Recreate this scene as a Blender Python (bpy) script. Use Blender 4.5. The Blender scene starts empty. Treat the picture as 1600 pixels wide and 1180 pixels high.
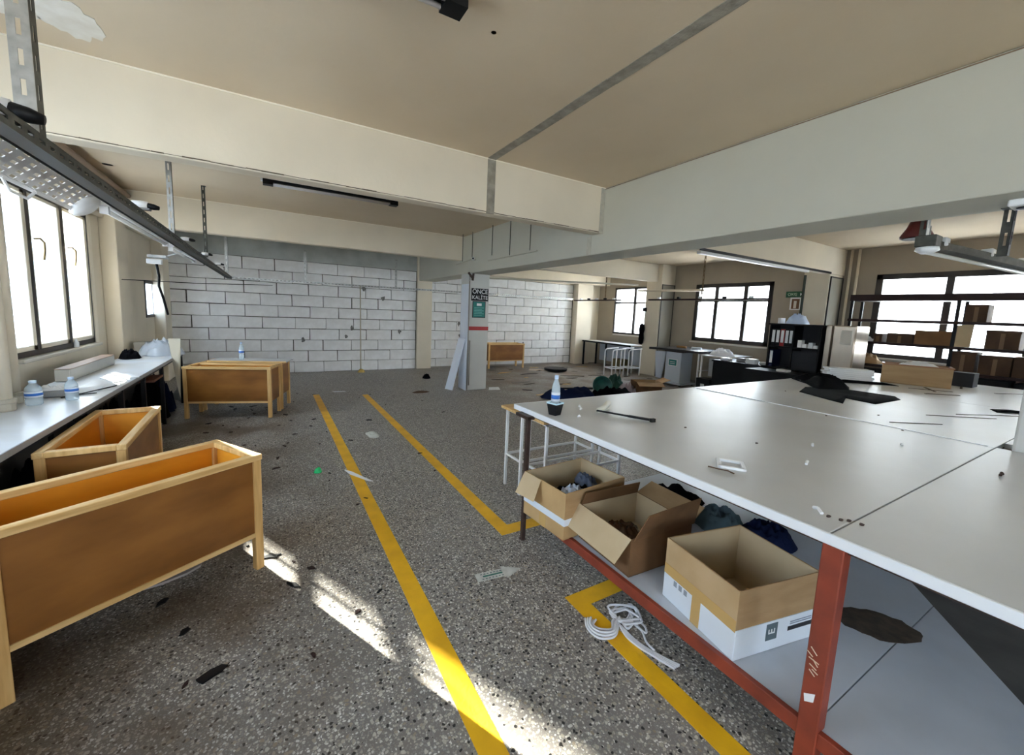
import bpy, bmesh, math, random
from mathutils import Vector, Matrix, noise
rnd = random.Random(7)
scn = bpy.context.scene
COL = scn.collection

# ------------------------------------------------------------------ camera
cam_d = bpy.data.cameras.new('camera'); cam = bpy.data.objects.new('camera', cam_d); COL.objects.link(cam)
F, YAW, PIT, ROL, CX, CY = 628.05, .5262, .1198, .0409, 786.4, 564.0
fw = Vector((math.sin(YAW)*math.cos(PIT), math.cos(YAW)*math.cos(PIT), -math.sin(PIT)))
rt = Vector((math.cos(YAW), -math.sin(YAW), 0)); up = rt.cross(fw)
rt2 = rt*math.cos(ROL)+up*math.sin(ROL); up2 = -rt*math.sin(ROL)+up*math.cos(ROL)
M = Matrix((rt2, up2, -fw)).transposed().to_4x4(); M.translation = (0, 0, 1.5)
cam.matrix_world = M
cam_d.sensor_fit = 'HORIZONTAL'; cam_d.sensor_width = 36; cam_d.lens = F/1600*36
cam_d.shift_x = (800-CX)/1600; cam_d.shift_y = (CY-590)/1600
cam_d.clip_start = .05; cam_d.clip_end = 400
scn.camera = cam

# ------------------------------------------------------------------ world, sun, exposure
SKY = 5.2
w = bpy.data.worlds.new('world'); scn.world = w; w.use_nodes = True
nt = w.node_tree; bg = nt.nodes['Background']
tc = nt.nodes.new('ShaderNodeTexCoord'); sp = nt.nodes.new('ShaderNodeSeparateXYZ'); rp = nt.nodes.new('ShaderNodeValToRGB')
nt.links.new(tc.outputs['Generated'], sp.inputs[0]); nt.links.new(sp.outputs['Z'], rp.inputs[0]); nt.links.new(rp.outputs[0], bg.inputs[0])
rp.color_ramp.elements[0].position = 0; rp.color_ramp.elements[0].color = (.80, .90, 1, 1)
rp.color_ramp.elements[1].position = .6; rp.color_ramp.elements[1].color = (.62, .79, 1, 1)
bg.inputs[1].default_value = SKY
sd = bpy.data.lights.new('sun', 'SUN'); sun = bpy.data.objects.new('sun', sd); COL.objects.link(sun)
SUN_EL = math.radians(20.8); SAZ = Vector((.450, -.893, 0)).normalized()
sun_dir = Vector((SAZ.x*math.cos(SUN_EL), SAZ.y*math.cos(SUN_EL), -math.sin(SUN_EL)))
sun.rotation_euler = sun_dir.to_track_quat('-Z', 'Y').to_euler(); sun.location = (-12, 22, 9)
sd.energy = 60; sd.angle = math.radians(.5); sd.color = (1, .94, .80)
vs = scn.view_settings; vs.view_transform = 'Standard'; vs.look = 'None'; vs.gamma = 1; vs.use_curve_mapping = False
vs.exposure = 1.2
scn.cycles.use_denoising = True
scn.cycles.max_bounces = 10; scn.cycles.diffuse_bounces = 5; scn.cycles.transparent_max_bounces = 12
scn.cycles.sample_clamp_indirect = 8
def portal(x, y0, y1, z0, z1, sgn, axis='x'):
    d = bpy.data.lights.new('portal', 'AREA'); d.shape = 'RECTANGLE'; d.size = abs(y1-y0); d.size_y = z1-z0
    o = bpy.data.objects.new('portal', d); COL.objects.link(o)
    d.cycles.is_portal = True
    if axis == 'x':
        o.location = (x, (y0+y1)/2, (z0+z1)/2); v = Vector((sgn, 0, 0))
    else:
        o.location = ((y0+y1)/2, x, (z0+z1)/2); v = Vector((0, sgn, 0))
    o.rotation_euler = v.to_track_quat('-Z', 'Z').to_euler()

# ------------------------------------------------------------------ materials
MATS = {}
def mat(name, c, rough=.6, metal=0, var=0, vscale=6, c2=None, bump=0, bscale=60, stretch=(1, 1, 1), spec=.5, detail=6, trans=0, alpha=1, vpos=(.35, .65)):
    if name in MATS: return MATS[name]
    m = bpy.data.materials.new(name); m.use_nodes = True; n = m.node_tree; b = n.nodes['Principled BSDF']
    b.inputs['Base Color'].default_value = (*c, 1); b.inputs['Roughness'].default_value = rough; b.inputs['Metallic'].default_value = metal
    b.inputs['Specular IOR Level'].default_value = spec
    if trans: b.inputs['Transmission Weight'].default_value = trans
    if alpha < 1: b.inputs['Alpha'].default_value = alpha
    if var or c2 or bump:
        t = n.nodes.new('ShaderNodeTexCoord'); mp = n.nodes.new('ShaderNodeMapping'); mp.inputs['Scale'].default_value = stretch
        n.links.new(t.outputs['Object'], mp.inputs[0])
    if var or c2:
        nz = n.nodes.new('ShaderNodeTexNoise'); nz.inputs['Scale'].default_value = vscale; nz.inputs['Detail'].default_value = detail
        n.links.new(mp.outputs[0], nz.inputs[0])
        r = n.nodes.new('ShaderNodeValToRGB'); r.color_ramp.elements[0].position = vpos[0]; r.color_ramp.elements[1].position = vpos[1]
        d = c2 if c2 else tuple(x*(1-var) for x in c)
        r.color_ramp.elements[0].color = (*d, 1); r.color_ramp.elements[1].color = (*c, 1)
        n.links.new(nz.outputs[0], r.inputs[0]); n.links.new(r.outputs[0], b.inputs['Base Color'])
    if bump:
        nb = n.nodes.new('ShaderNodeTexNoise'); nb.inputs['Scale'].default_value = bscale; nb.inputs['Detail'].default_value = 4
        n.links.new(mp.outputs[0], nb.inputs[0]); bp = n.nodes.new('ShaderNodeBump'); bp.inputs['Strength'].default_value = bump; bp.inputs['Distance'].default_value = .01
        n.links.new(nb.outputs[0], bp.inputs['Height']); n.links.new(bp.outputs[0], b.inputs['Normal'])
    MATS[name] = m; return m

plaster = mat('plaster_cream', (.78, .70, .56), .85, var=.10, vscale=1.3, bump=.15, bscale=25)
ceil_m = mat('ceiling_cream', (.68, .57, .42), .9, c2=(.61, .50, .355), vscale=.7, bump=.1, bscale=30)
beam_m = mat('beam_paint', (.55, .54, .46), .8, var=.08, vscale=1.1, bump=.12, bscale=25)
grayplaster = mat('grey_plaster', (.50, .53, .51), .9, c2=(.40, .42, .40), vscale=3, bump=.3, bscale=30)
mortar = mat('mortar_joint', (.13, .12, .10), .95, var=.4, vscale=12)
block_m = mat('aerated_block', (.92, .92, .92), .92, c2=(.80, .79, .78), vscale=5, bump=.35, bscale=90)
groove_m = mat('filled_groove', (.36, .33, .27), .95, c2=(.24, .22, .18), vscale=14, bump=.5)
whiteframe = mat('window_frame_cream', (.82, .75, .62), .6)
darkframe = mat('window_frame_dark', (.035, .028, .024), .5)
whitelam = mat('white_laminate', (.66, .67, .68), .22, var=.05, vscale=2, spec=.6)
tabletop_m = mat('table_laminate', (.64, .65, .66), .34, c2=(.57, .575, .575), vscale=1.6, spec=.65)
edge_m = mat('white_edge_band', (.86, .89, .93), .35)
dirt_m = mat('brown_stain', (.085, .06, .04), .9, var=.5, vscale=20)
redsteel = mat('red_oxide_steel', (.30, .050, .022), .5, c2=(.20, .035, .018), vscale=9)
rust = mat('dark_rusty_steel', (.06, .03, .022), .55, var=.5, vscale=12)
blackm = mat('black_paint', (.006, .006, .007), .5, spec=.25)
blackcloth = mat('black_cloth', (.004, .004, .005), 1, bump=.3, bscale=40, spec=.08)
navycloth = mat('navy_cloth', (.010, .016, .05), 1, bump=.3, bscale=40, spec=.1)
greencloth = mat('dark_green_plastic', (.02, .13, .10), .45, var=.4, vscale=9)
card = mat('cardboard', (.46, .30, .15), .85, c2=(.38, .23, .105), vscale=5, stretch=(1, 1, 4), bump=.1)
card_in = mat('cardboard_inside', (.62, .49, .31), .9, c2=(.54, .41, .25), vscale=4)
card_dark = mat('cardboard_brown', (.22, .11, .045), .85, c2=(.16, .08, .032), vscale=5, bump=.1)
cardwhite = mat('white_printed_card', (.80, .86, .93), .6, var=.04, vscale=5)
tape_m = mat('packing_tape', (.62, .40, .15), .25, spec=.7)
pine = mat('pine_wood', (.78, .50, .20), .5, c2=(.60, .34, .11), vscale=3, stretch=(14, 14, 1.2), bump=.1)
pine_h = mat('pine_wood_rail', (.80, .54, .24), .5, c2=(.62, .37, .13), vscale=3, stretch=(1.2, 14, 14), bump=.1)
ply = mat('varnished_plywood', (.32, .13, .026), .42, c2=(.20, .075, .013), vscale=2.4, stretch=(1, 1, 2.6))
ply_in = mat('orange_plywood', (.85, .37, .03), .40, c2=(.70, .27, .02), vscale=2.5, stretch=(1, 1, 2.6))
metal = mat('galvanised_steel', (.55, .56, .55), .42, .85, var=.3, vscale=18)
metal_d = mat('dark_galvanised_steel', (.085, .085, .07), .5, .6, c2=(.05, .05, .04), vscale=25)
chrome = mat('chrome', (.75, .75, .75), .15, 1)
whitemetal = mat('white_painted_metal', (.88, .88, .88), .35)
whiteplastic = mat('white_plastic', (.85, .86, .87), .35)
tube_m = mat('fluorescent_tube_glass', (.88, .87, .83), .25)
teal = mat('teal_print', (.012, .19, .17), .4)
redprint = mat('red_tape', (.42, .02, .02), .4)
blueprint = mat('blue_label', (.03, .17, .60), .4)
paper = mat('white_paper', (.84, .85, .86), .8)
yellow = mat('yellow_floor_paint', (.90, .50, .012), .5, c2=(.76, .40, .012), vscale=7, bump=.15)
pipe_m = mat('cream_pipe', (.74, .66, .52), .45, var=.08)
rope_m = mat('white_rope', (.86, .86, .90), .8, bump=.6, bscale=300)
steel_b = mat('brushed_stainless', (.50, .43, .35), .28, .9, var=.2, vscale=4, stretch=(1, 1, .1))
grey_box = mat('light_grey_sheet_metal', (.58, .63, .70), .4)
bell_m = mat('dark_red_plastic', (.10, .008, .006), .4)
brown_d = mat('dark_brown_board', (.028, .012, .010), .5, spec=.25)
darkgrey = mat('charcoal_board', (.028, .028, .032), .6, spec=.2)
concrete_out = mat('pale_render', (.80, .82, .85), .9, var=.05, vscale=.5)
ext_win = mat('exterior_window_glass', (.45, .52, .60), .3)
ground_m = mat('pale_ground', (.45, .43, .40), .9)
brown_strap = mat('dark_slat', (.10, .07, .05), .7)

def plastic_clear():
    m = bpy.data.materials.new('clear_pet_plastic'); m.use_nodes = True; n = m.node_tree; n.nodes.clear()
    o = n.nodes.new('ShaderNodeOutputMaterial'); mx = n.nodes.new('ShaderNodeMixShader'); t = n.nodes.new('ShaderNodeBsdfTransparent')
    g = n.nodes.new('ShaderNodeBsdfPrincipled'); g.inputs['Base Color'].default_value = (.75, .86, .93, 1); g.inputs['Roughness'].default_value = .12
    t.inputs[0].default_value = (.92, .97, 1, 1); mx.inputs[0].default_value = .42
    n.links.new(t.outputs[0], mx.inputs[1]); n.links.new(g.outputs[0], mx.inputs[2]); n.links.new(mx.outputs[0], o.inputs[0]); return m
petm = plastic_clear()
def glass_mat(name, k, dirt, tint=(.95, .98, 1)):
    # window pane: mostly clear, with a thin translucent film of dust
    m = bpy.data.materials.new(name); m.use_nodes = True; n = m.node_tree; n.nodes.clear()
    o = n.nodes.new('ShaderNodeOutputMaterial'); mx = n.nodes.new('ShaderNodeMixShader'); t = n.nodes.new('ShaderNodeBsdfTransparent')
    t.inputs[0].default_value = (*tint, 1); tl = n.nodes.new('ShaderNodeBsdfTranslucent'); tl.inputs[0].default_value = (.9, .93, 1, 1)
    nz = n.nodes.new('ShaderNodeTexNoise'); nz.inputs['Scale'].default_value = 5; mr = n.nodes.new('ShaderNodeMapRange')
    mr.inputs[3].default_value = k*(1-dirt); mr.inputs[4].default_value = k*(1+dirt)
    n.links.new(nz.outputs[0], mr.inputs[0]); n.links.new(mr.outputs[0], mx.inputs[0])
    n.links.new(t.outputs[0], mx.inputs[1]); n.links.new(tl.outputs[0], mx.inputs[2])
    gl = n.nodes.new('ShaderNodeBsdfGlossy'); gl.inputs['Roughness'].default_value = .03; m2 = n.nodes.new('ShaderNodeMixShader'); m2.inputs[0].default_value = .05
    n.links.new(mx.outputs[0], m2.inputs[1]); n.links.new(gl.outputs[0], m2.inputs[2])
    n.links.new(m2.outputs[0], o.inputs[0]); return m
glass = glass_mat('dusty_window_glass', .25, .4)

def terrazzo():
    m = bpy.data.materials.new('terrazzo'); m.use_nodes = True; n = m.node_tree; L = n.links.new; b = n.nodes['Principled BSDF']
    t = n.nodes.new('ShaderNodeTexCoord'); N = n.nodes.new
    def ramp(src, stops, out='Distance', interp='LINEAR'):
        r = N('ShaderNodeValToRGB'); r.color_ramp.interpolation = interp
        while len(r.color_ramp.elements) < len(stops): r.color_ramp.elements.new(.5)
        for e, (p, c) in zip(r.color_ramp.elements, stops): e.position = p; e.color = (*c, 1)
        L(src, r.inputs[0]); return r.outputs[0]
    def mix(f, a, c):
        x = N('ShaderNodeMix'); x.data_type = 'RGBA'
        L(f, x.inputs['Factor']) if not isinstance(f, float) else setattr(x.inputs['Factor'], 'default_value', f)
        for s, v in ((x.inputs[6], a), (x.inputs[7], c)):
            L(v, s) if not isinstance(v, tuple) else setattr(s, 'default_value', (*v, 1))
        return x.outputs[2]
    nz = N('ShaderNodeTexNoise'); nz.inputs['Scale'].default_value = .9; nz.inputs['Detail'].default_value = 5; L(t.outputs['Object'], nz.inputs[0])
    base = ramp(nz.outputs[0], [(.3, (.155, .134, .116)), (.7, (.25, .23, .215))])
    dn = N('ShaderNodeTexNoise'); dn.inputs['Scale'].default_value = 70; dn.inputs['Detail'].default_value = 1; L(t.outputs['Object'], dn.inputs[0])
    wv = N('ShaderNodeVectorMath'); wv.operation = 'MULTIPLY_ADD'; wv.inputs[1].default_value = (.012, .012, .012); L(dn.outputs['Color'], wv.inputs[0]); L(t.outputs['Object'], wv.inputs[2])
    def chips(scale, thr, sel, lo=None):
        v = N('ShaderNodeTexVoronoi'); v.inputs['Scale'].default_value = scale; L(wv.outputs[0], v.inputs[0])
        d = ramp(v.outputs['Distance'], [(0, (1, 1, 1)), (thr, (1, 1, 1)), (thr+.06, (0, 0, 0))])
        s = N('ShaderNodeSeparateColor'); L(v.outputs['Color'], s.inputs[0])
        k = ramp(s.outputs[0], [(0, (0, 0, 0)), (sel, (1, 1, 1))], interp='CONSTANT')
        mu = N('ShaderNodeMath'); mu.operation = 'MULTIPLY'; L(d, mu.inputs[0]); L(k, mu.inputs[1])
        return mu.outputs[0], s.outputs[1]
    f1, c1 = chips(92, .40, .30); f2, c2 = chips(58, .38, .66); f3, c3 = chips(56, .32, .74); f4, c4 = chips(150, .40, .30)
    white = ramp(c1, [(0, (.26, .23, .19)), (.5, (.48, .44, .38)), (1, (.78, .76, .72))])
    white2 = ramp(c2, [(0, (.30, .24, .17)), (1, (.60, .57, .50))])
    col = mix(f4, base, (.28, .27, .25)); col = mix(f1, col, white); col = mix(f2, col, white2); col = mix(f3, col, (.016, .014, .013))
    # brown dirt blotches by the wooden bins and grime at the far side of the hall
    nd = N('ShaderNodeTexNoise'); nd.inputs['Scale'].default_value = 1.7; nd.inputs['Detail'].default_value = 7; L(t.outputs['Object'], nd.inputs[0])
    sx = N('ShaderNodeSeparateXYZ'); L(t.outputs['Object'], sx.inputs[0])
    def mr(src, a, b_, c=0, d=1):
        x = N('ShaderNodeMapRange'); x.inputs[1].default_value = a; x.inputs[2].default_value = b_; x.inputs[3].default_value = c; x.inputs[4].default_value = d
        L(src, x.inputs[0]); return x.outputs[0]
    def mul(a, b_):
        x = N('ShaderNodeMath'); x.operation = 'MULTIPLY'; L(a, x.inputs[0]); L(b_, x.inputs[1]); return x.outputs[0]
    dirt = mul(mul(mr(nd.outputs[0], .38, .60), mr(sx.outputs['X'], .6, -.25)), mr(sx.outputs['Y'], 7.6, 6))
    col = mix(mr(dirt, 0, 1, 0, .8), col, (.085, .052, .024))
    far = mul(mr(sx.outputs['X'], 3.0, 4.4), mr(nd.outputs[0], .34, .62))
    col = mix(mr(far, 0, 1, 0, .8), col, (.15, .10, .058))
    L(col, b.inputs['Base Color']); b.inputs['Roughness'].default_value = .48
    bp = N('ShaderNodeBump'); bp.inputs['Strength'].default_value = .12; bp.inputs['Distance'].default_value = .004; L(f3, bp.inputs['Height']); bp.invert = True
    L(bp.outputs[0], b.inputs['Normal']); return m
terr = terrazzo()

# ------------------------------------------------------------------ mesh helpers
class MB:
    def __init__(s): s.v = []; s.f = []
    def add(s, vs_, fs): k = len(s.v); s.v += [tuple(p) for p in vs_]; s.f += [tuple(i+k for i in f) for f in fs]; return s
    def box(s, x0, x1, y0, y1, z0, z1):
        v = [(x, y, z) for x in (x0, x1) for y in (y0, y1) for z in (z0, z1)]
        return s.add(v, [(0, 1, 3, 2), (4, 6, 7, 5), (0, 4, 5, 1), (2, 3, 7, 6), (0, 2, 6, 4), (1, 5, 7, 3)])
    def bar(s, p, q, w_, h, upv=(0, 0, 1)):
        p, q = Vector(p), Vector(q); d = (q-p).normalized(); u = Vector(upv)
        if abs(d.dot(u)) > .95: u = Vector((0, 1, 0))
        r = d.cross(u).normalized(); u = r.cross(d)
        v = [a+r*(i*w_/2)+u*(j*h/2) for a in (p, q) for i in (-1, 1) for j in (-1, 1)]
        return s.add(v, [(0, 2, 3, 1), (4, 5, 7, 6), (0, 1, 5, 4), (2, 6, 7, 3), (0, 4, 6, 2), (1, 3, 7, 5)])
    def tube(s, pts, r, n=8, cap=True):
        pts = [Vector(p) for p in pts]; k = len(s.v); u = None
        for i, p in enumerate(pts):
            d = (pts[min(i+1, len(pts)-1)]-pts[max(i-1, 0)]).normalized()
            if u is None: u = d.cross(Vector((0, 0, 1)) if abs(d.z) < .9 else Vector((1, 0, 0))).normalized()
            u = (u-d*u.dot(d)).normalized(); w_ = d.cross(u); rr = r[i] if isinstance(r, (list, tuple)) else r
            s.v += [tuple(p+(u*math.cos(2*math.pi*a/n)+w_*math.sin(2*math.pi*a/n))*rr) for a in range(n)]
        for i in range(len(pts)-1):
            for a in range(n): s.f.append((k+i*n+a, k+i*n+(a+1) % n, k+(i+1)*n+(a+1) % n, k+(i+1)*n+a))
        if cap: s.f.append(tuple(k+a for a in range(n))[::-1]); s.f.append(tuple(k+(len(pts)-1)*n+a for a in range(n)))
        return s
    def lathe(s, prof, n=16, c=(0, 0, 0), sq=None):
        k = len(s.v); m = len(prof)
        for r, z in prof:
            for a in range(n):
                t = 2*math.pi*(a+.5)/n
                s.v.append((c[0]+r*math.cos(t), c[1]+r*math.sin(t), c[2]+z))
        for i in range(m-1):
            for a in range(n): s.f.append((k+i*n+a, k+i*n+(a+1) % n, k+(i+1)*n+(a+1) % n, k+(i+1)*n+a))
        s.f.append(tuple(k+a for a in range(n))[::-1]); s.f.append(tuple(k+(m-1)*n+a for a in range(n))); return s
    def prism(s, poly, z0, z1):
        n = len(poly); s.add([(x, y, z0) for x, y in poly]+[(x, y, z1) for x, y in poly],
              [tuple(range(n))[::-1], tuple(range(n, 2*n))]+[(i, (i+1) % n, n+(i+1) % n, n+i) for i in range(n)]); return s
    def xform(s, m): s.v = [tuple(m @ Vector(p)) for p in s.v]; return s
    def build(s, name, m, parent=None, bevel=0, smooth=False, origin=None, seg=1):
        if parent is None and origin is None:
            xs, ys, zs = zip(*s.v); origin = ((min(xs)+max(xs))/2, (min(ys)+max(ys))/2, min(zs))
        o_ = Vector(origin or (0, 0, 0))
        me = bpy.data.meshes.new(name); me.from_pydata([tuple(Vector(p)-o_) for p in s.v], [], s.f); me.update()
        bm = bmesh.new(); bm.from_mesh(me); bmesh.ops.recalc_face_normals(bm, faces=bm.faces); bm.to_mesh(me); bm.free()
        if smooth:
            me.polygons.foreach_set('use_smooth', [True]*len(me.polygons))
        me.materials.append(m); o = bpy.data.objects.new(name, me); COL.objects.link(o); o.location = o_
        if parent: o.parent = parent
        if bevel:
            b = o.modifiers.new('bevel', 'BEVEL'); b.width = bevel; b.segments = seg; b.limit_method = 'ANGLE'
        return o
def tag(o, label=None, cat=None, group=None, kind=None):
    if label: o['label'] = label
    if cat: o['category'] = cat
    if group: o['group'] = group
    if kind: o['kind'] = kind
    return o
def thing(name, label, cat, loc=(0, 0, 0), rz=0, group=None):
    o = bpy.data.objects.new(name, None); COL.objects.link(o); o.location = loc; o.rotation_euler = (0, 0, rz); o.empty_display_size = .1
    return tag(o, label, cat, group)
def struct(o): o['kind'] = 'structure'; return o
def bx(*a): return MB().box(*a)
def text(body, size, m, parent, loc, rot, name='lettering', ext=.001):
    c = bpy.data.curves.new(name, 'FONT'); c.body = body; c.size = size; c.extrude = ext; c.align_x = 'CENTER'; c.align_y = 'CENTER'
    o = bpy.data.objects.new(name, c); COL.objects.link(o); dg = bpy.context.evaluated_depsgraph_get(); me = bpy.data.meshes.new_from_object(o.evaluated_get(dg)); bpy.data.objects.remove(o)
    me.materials.clear(); me.materials.append(m); o = bpy.data.objects.new(name, me); COL.objects.link(o); o.location = loc; o.rotation_euler = rot
    if parent: o.parent = parent
    return o
def copy_tree(o, loc=None, rz=None, label=None, parent=None):
    c = o.copy(); COL.objects.link(c); c.parent = parent
    for ch in list(o.children): copy_tree(ch, parent=c)
    if loc is not None: c.location = loc
    if rz is not None: c.rotation_euler = (0, 0, rz)
    if label: c['label'] = label
    return c
R90 = math.pi/2

# ------------------------------------------------------------------ shell
XL, XR, YB, YF, ZC = -1.8, 9.2, 9.85, -4.0, 2.885
struct(bx(XL-.3, XR+.3, YF-.3, YB+.3, -.15, 0).build('floor', terr, origin=(0, 0, 0)))
struct(bx(XL-.3, XR+.3, YF-.3, YB+.3, ZC, ZC+.2).build('ceiling', ceil_m))

def wall_x(name, x0, x1, ops, y0=YF, y1=YB, z1=ZC, m=plaster):
    b = MB(); y = y0
    for a, c, za, zb in sorted(ops):
        b.box(x0, x1, y, a, 0, z1); b.box(x0, x1, a, c, 0, za); b.box(x0, x1, a, c, zb, z1); y = c
    b.box(x0, x1, y, y1, 0, z1)
    return struct(b.build(name, m))
LW = [(-3.4, -1.3, .96, 2.4), (1.0, 3.1, .96, 2.4), (4.64, 6.47, .96, 2.41), (8.80, 9.45, 1.17, 1.79)]
RW = [(-3.4, -.9, .97, 2.4), (-.2, 2.96, .97, 2.42), (4.62, 6.42, 1.0, 2.38), (7.60, 9.15, 1.0, 2.38)]
wl = wall_x('wall_left', XL-.10, XL, LW)
taupe = mat('taupe_wall_paint', (.40, .345, .27), .85, var=.12, vscale=1.2, bump=.12, bscale=25)
wr = wall_x('wall_right', XR, XR+.25, RW, m=taupe)
# front wall (behind the viewer) with two windows
b = MB(); x = XL
for a, c in ((-1.0, 1.6),):
    b.box(x, a, YF-.2, YF, 0, ZC); b.box(a, c, YF-.2, YF, 0, .95); b.box(a, c, YF-.2, YF, 2.4, ZC); x = c
b.box(x, XR, YF-.2, YF, 0, ZC); struct(b.build('wall_front', plaster))
for a, c in ((-1.0, 1.6),): portal(YF-.25, a, c, .95, 2.4, 1, 'y')
for (a, c, z0, z1) in LW: portal(XL-.12, a, c, z0, z1, 1)
for (a, c, z0, z1) in RW: portal(XR+.26, a, c, z0, z1, -1)

# back wall: mortar core, plaster lintel, and each block laid as its own piece
wb = struct(bx(XL-.3, XR+.3, YB+.012, YB+.25, 0, ZC).build('wall_back', mortar))
def part(mb, name, m, parent, **k):     # world coordinates under a parent that sits at some origin
    o = mb.build(name, m, parent, **k); o.location = Vector(o.location)-parent.location; return o
part(bx(XL, 3.54, YB-.012, YB+.05, 2.418, ZC), 'lintel', grayplaster, wb)
part(bx(3.54, 8.7, YB-.012, YB+.05, 2.418, ZC), 'lintel', plaster, wb)
part(bx(8.70, XR, YB-.012, YB+.05, 0, 2.5), 'plaster_return', plaster, wb)
blkmesh = {}
def block(x0, x1, z0, z1):
    w_, h = round(x1-x0, 3), round(z1-z0, 3); key = (w_, h, rnd.randrange(3))
    if key not in blkmesh:
        r2 = random.Random(hash((w_, h, key[2])) & 0xffff)
        b = MB(); j = lambda: r2.uniform(-.0035, .0035); c = r2.uniform(.004, .012)
        # bevelled slab, one corner a little chipped
        y0, y1 = -.012, .03
        outer = [(-w_/2+j(), -h/2+j()), (w_/2+j(), -h/2+j()), (w_/2+j(), h/2-c), (w_/2-c, h/2+j()), (-w_/2+j(), h/2+j())]
        inner = [(x*.992, z*.975) for x, z in outer]
        n = 5; v = [(x, y1, z) for x, z in outer]+[(x, y0+.005, z) for x, z in outer]+[(x, y0, z) for x, z in inner]
        f = [tuple(range(10, 15))]+[(i, (i+1) % n, n+(i+1) % n, n+i) for i in range(n)]+[(n+i, n+(i+1) % n, 2*n+(i+1) % n, 2*n+i) for i in range(n)]
        b.add(v, f); me = b.build('block', block_m, wb).data; bpy.data.objects.remove([o for o in bpy.data.objects if o.data is me][0]); blkmesh[key] = me
    o = bpy.data.objects.new('block', blkmesh[key]); COL.objects.link(o); o.parent = wb
    o.location = Vector(((x0+x1)/2, YB+rnd.uniform(-.003, .003), (z0+z1)/2))-wb.location
def blockwall(xa, xb, ph):
    H = .2413
    for r in range(10):
        j = ph+(.3 if r % 2 else 0)+rnd.uniform(-.03, .03)
        xs = [xa]; x = xa-((xa-j) % .6)+.6
        while x < xb-.06:
            if x > xa+.06: xs.append(x+rnd.uniform(-.015, .015))
            x += .6
        xs.append(xb)
        for p, q in zip(xs, xs[1:]):
            gp = rnd.choice((.010, .013, .020)) ; gz = rnd.choice((.008, .010, .014))
            block(p+gp/2, q-gp/2, r*H+gz/2, (r+1)*H-gz/2)
blockwall(XL, 3.14, -.167); blockwall(3.54, 8.1, .05)
# damage: knocked-out dark holes in the joints
holes = MB()
for hx, hz in ((1.62, 1.0), (1.50, .80), (.6, .72), (2.73, .93), (1.9, 1.92), (2.33, 1.72), (6.35, .62), (4.3, 1.15), (4.35, .85)):
    n = 9; pl = [(hx+rnd.uniform(.02, .06)*math.cos(a*2*math.pi/n), hz+rnd.uniform(.03, .075)*math.sin(a*2*math.pi/n)) for a in range(n)]
    holes.add([(x, YB-.017, z) for x, z in pl]+[(x, YB-.005, z) for x, z in pl], [tuple(range(n))]+[(i, (i+1) % n, n+(i+1) % n, n+i) for i in range(n)])
part(holes, 'mortar_patch', mat('dark_mortar_patch', (.10, .095, .09), .95, c2=(.30, .29, .27), vscale=40), wb)['kind'] = 'stuff'

# columns and beams
def column(x0, x1, y0, y1, z1=ZC, m=plaster):
    return struct(bx(x0, x1, y0, y1, 0, z1).build('column', m, bevel=.012, seg=2))
for (a, c) in ((-.0, .42), (3.45, 3.87), (6.87, 7.32), (9.35, YB)): column(XL, -1.64, a-.0, c)
for (a, c) in ((0.0, .45), (3.45, 3.86), (7.05, 7.52)): column(8.68, XR, a, c)
column(8.12, 8.72, 9.62, YB); column(3.15, 3.53, 9.76, YB, m=plaster)
pillar = column(3.2, 3.61, 6.85, 7.25, 2.25, m=mat('pillar_paint', (.66, .66, .63), .8, var=.08, vscale=2))
near_col = column(3.46, 3.62, -.15, .44, 2.25, m=mat('pillar_paint', (.66, .66, .63)))
def beam(*a, m=beam_m): return struct(bx(*a).build('beam', m, bevel=.01, seg=2))
beamB = beam(3.187, 3.63, YF, YB, 2.19, ZC)
beamA = beam(XL, 3.187, 3.43, 3.575, 2.405, ZC, m=plaster)
beam(3.63, XR, 3.43, 3.575, 2.42, ZC, m=plaster)
beam(XL, 3.187, 7.18, 7.34, 2.445, ZC, m=plaster)
beam(3.63, XR, 7.18, 7.34, 2.445, ZC, m=plaster)
beam(XL, -1.64, YF, YB, 2.50, ZC, m=plaster)
struct(bx(3.62, XR, 9.4, YB, 2.45, ZC).build('beam', plaster))
# chased grooves in the ceiling and beam faces (grey filler)
g = MB(); x0, x1 = 1.745, 1.825
for i in range(14):
    ya, yb = 3.43-i*.5, 3.43-(i+1)*.5; j = rnd.uniform(-.004, .004)
    g.box(x0+j, x1+j, yb, ya, ZC-.004, ZC+.01)
g.box(x0, x1, 3.424, 3.44, 2.405, ZC)
struct(g.build('trim_1', groove_m))
struct(MB().box(XL, 3.187, 3.422, 3.43, ZC-.008, ZC).box(XL, 3.187, 7.172, 7.18, ZC-.008, ZC).build('trim_9', mat('cream_bead', (.90, .84, .70), .8)))
g = MB(); g.box(3.181, 3.19, 3.60, 3.67, 2.19, 2.40); g.box(3.13, 3.187, 3.425, 3.432, 2.405, ZC-.0)
struct(g.build('trim_2', mat('groove_light', (.55, .52, .43), .9, var=.2, vscale=20)))
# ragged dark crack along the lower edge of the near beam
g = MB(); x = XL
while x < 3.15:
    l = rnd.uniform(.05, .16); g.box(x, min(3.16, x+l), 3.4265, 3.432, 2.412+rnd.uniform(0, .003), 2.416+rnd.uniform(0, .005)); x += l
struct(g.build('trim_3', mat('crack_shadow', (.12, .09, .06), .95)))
g = MB(); g.box(3.183, 3.188, YF, 3.43, ZC-.016, ZC-.010); struct(g.build('trim_4', mat('ceiling_crack', (.22, .15, .09), .95)))
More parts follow.
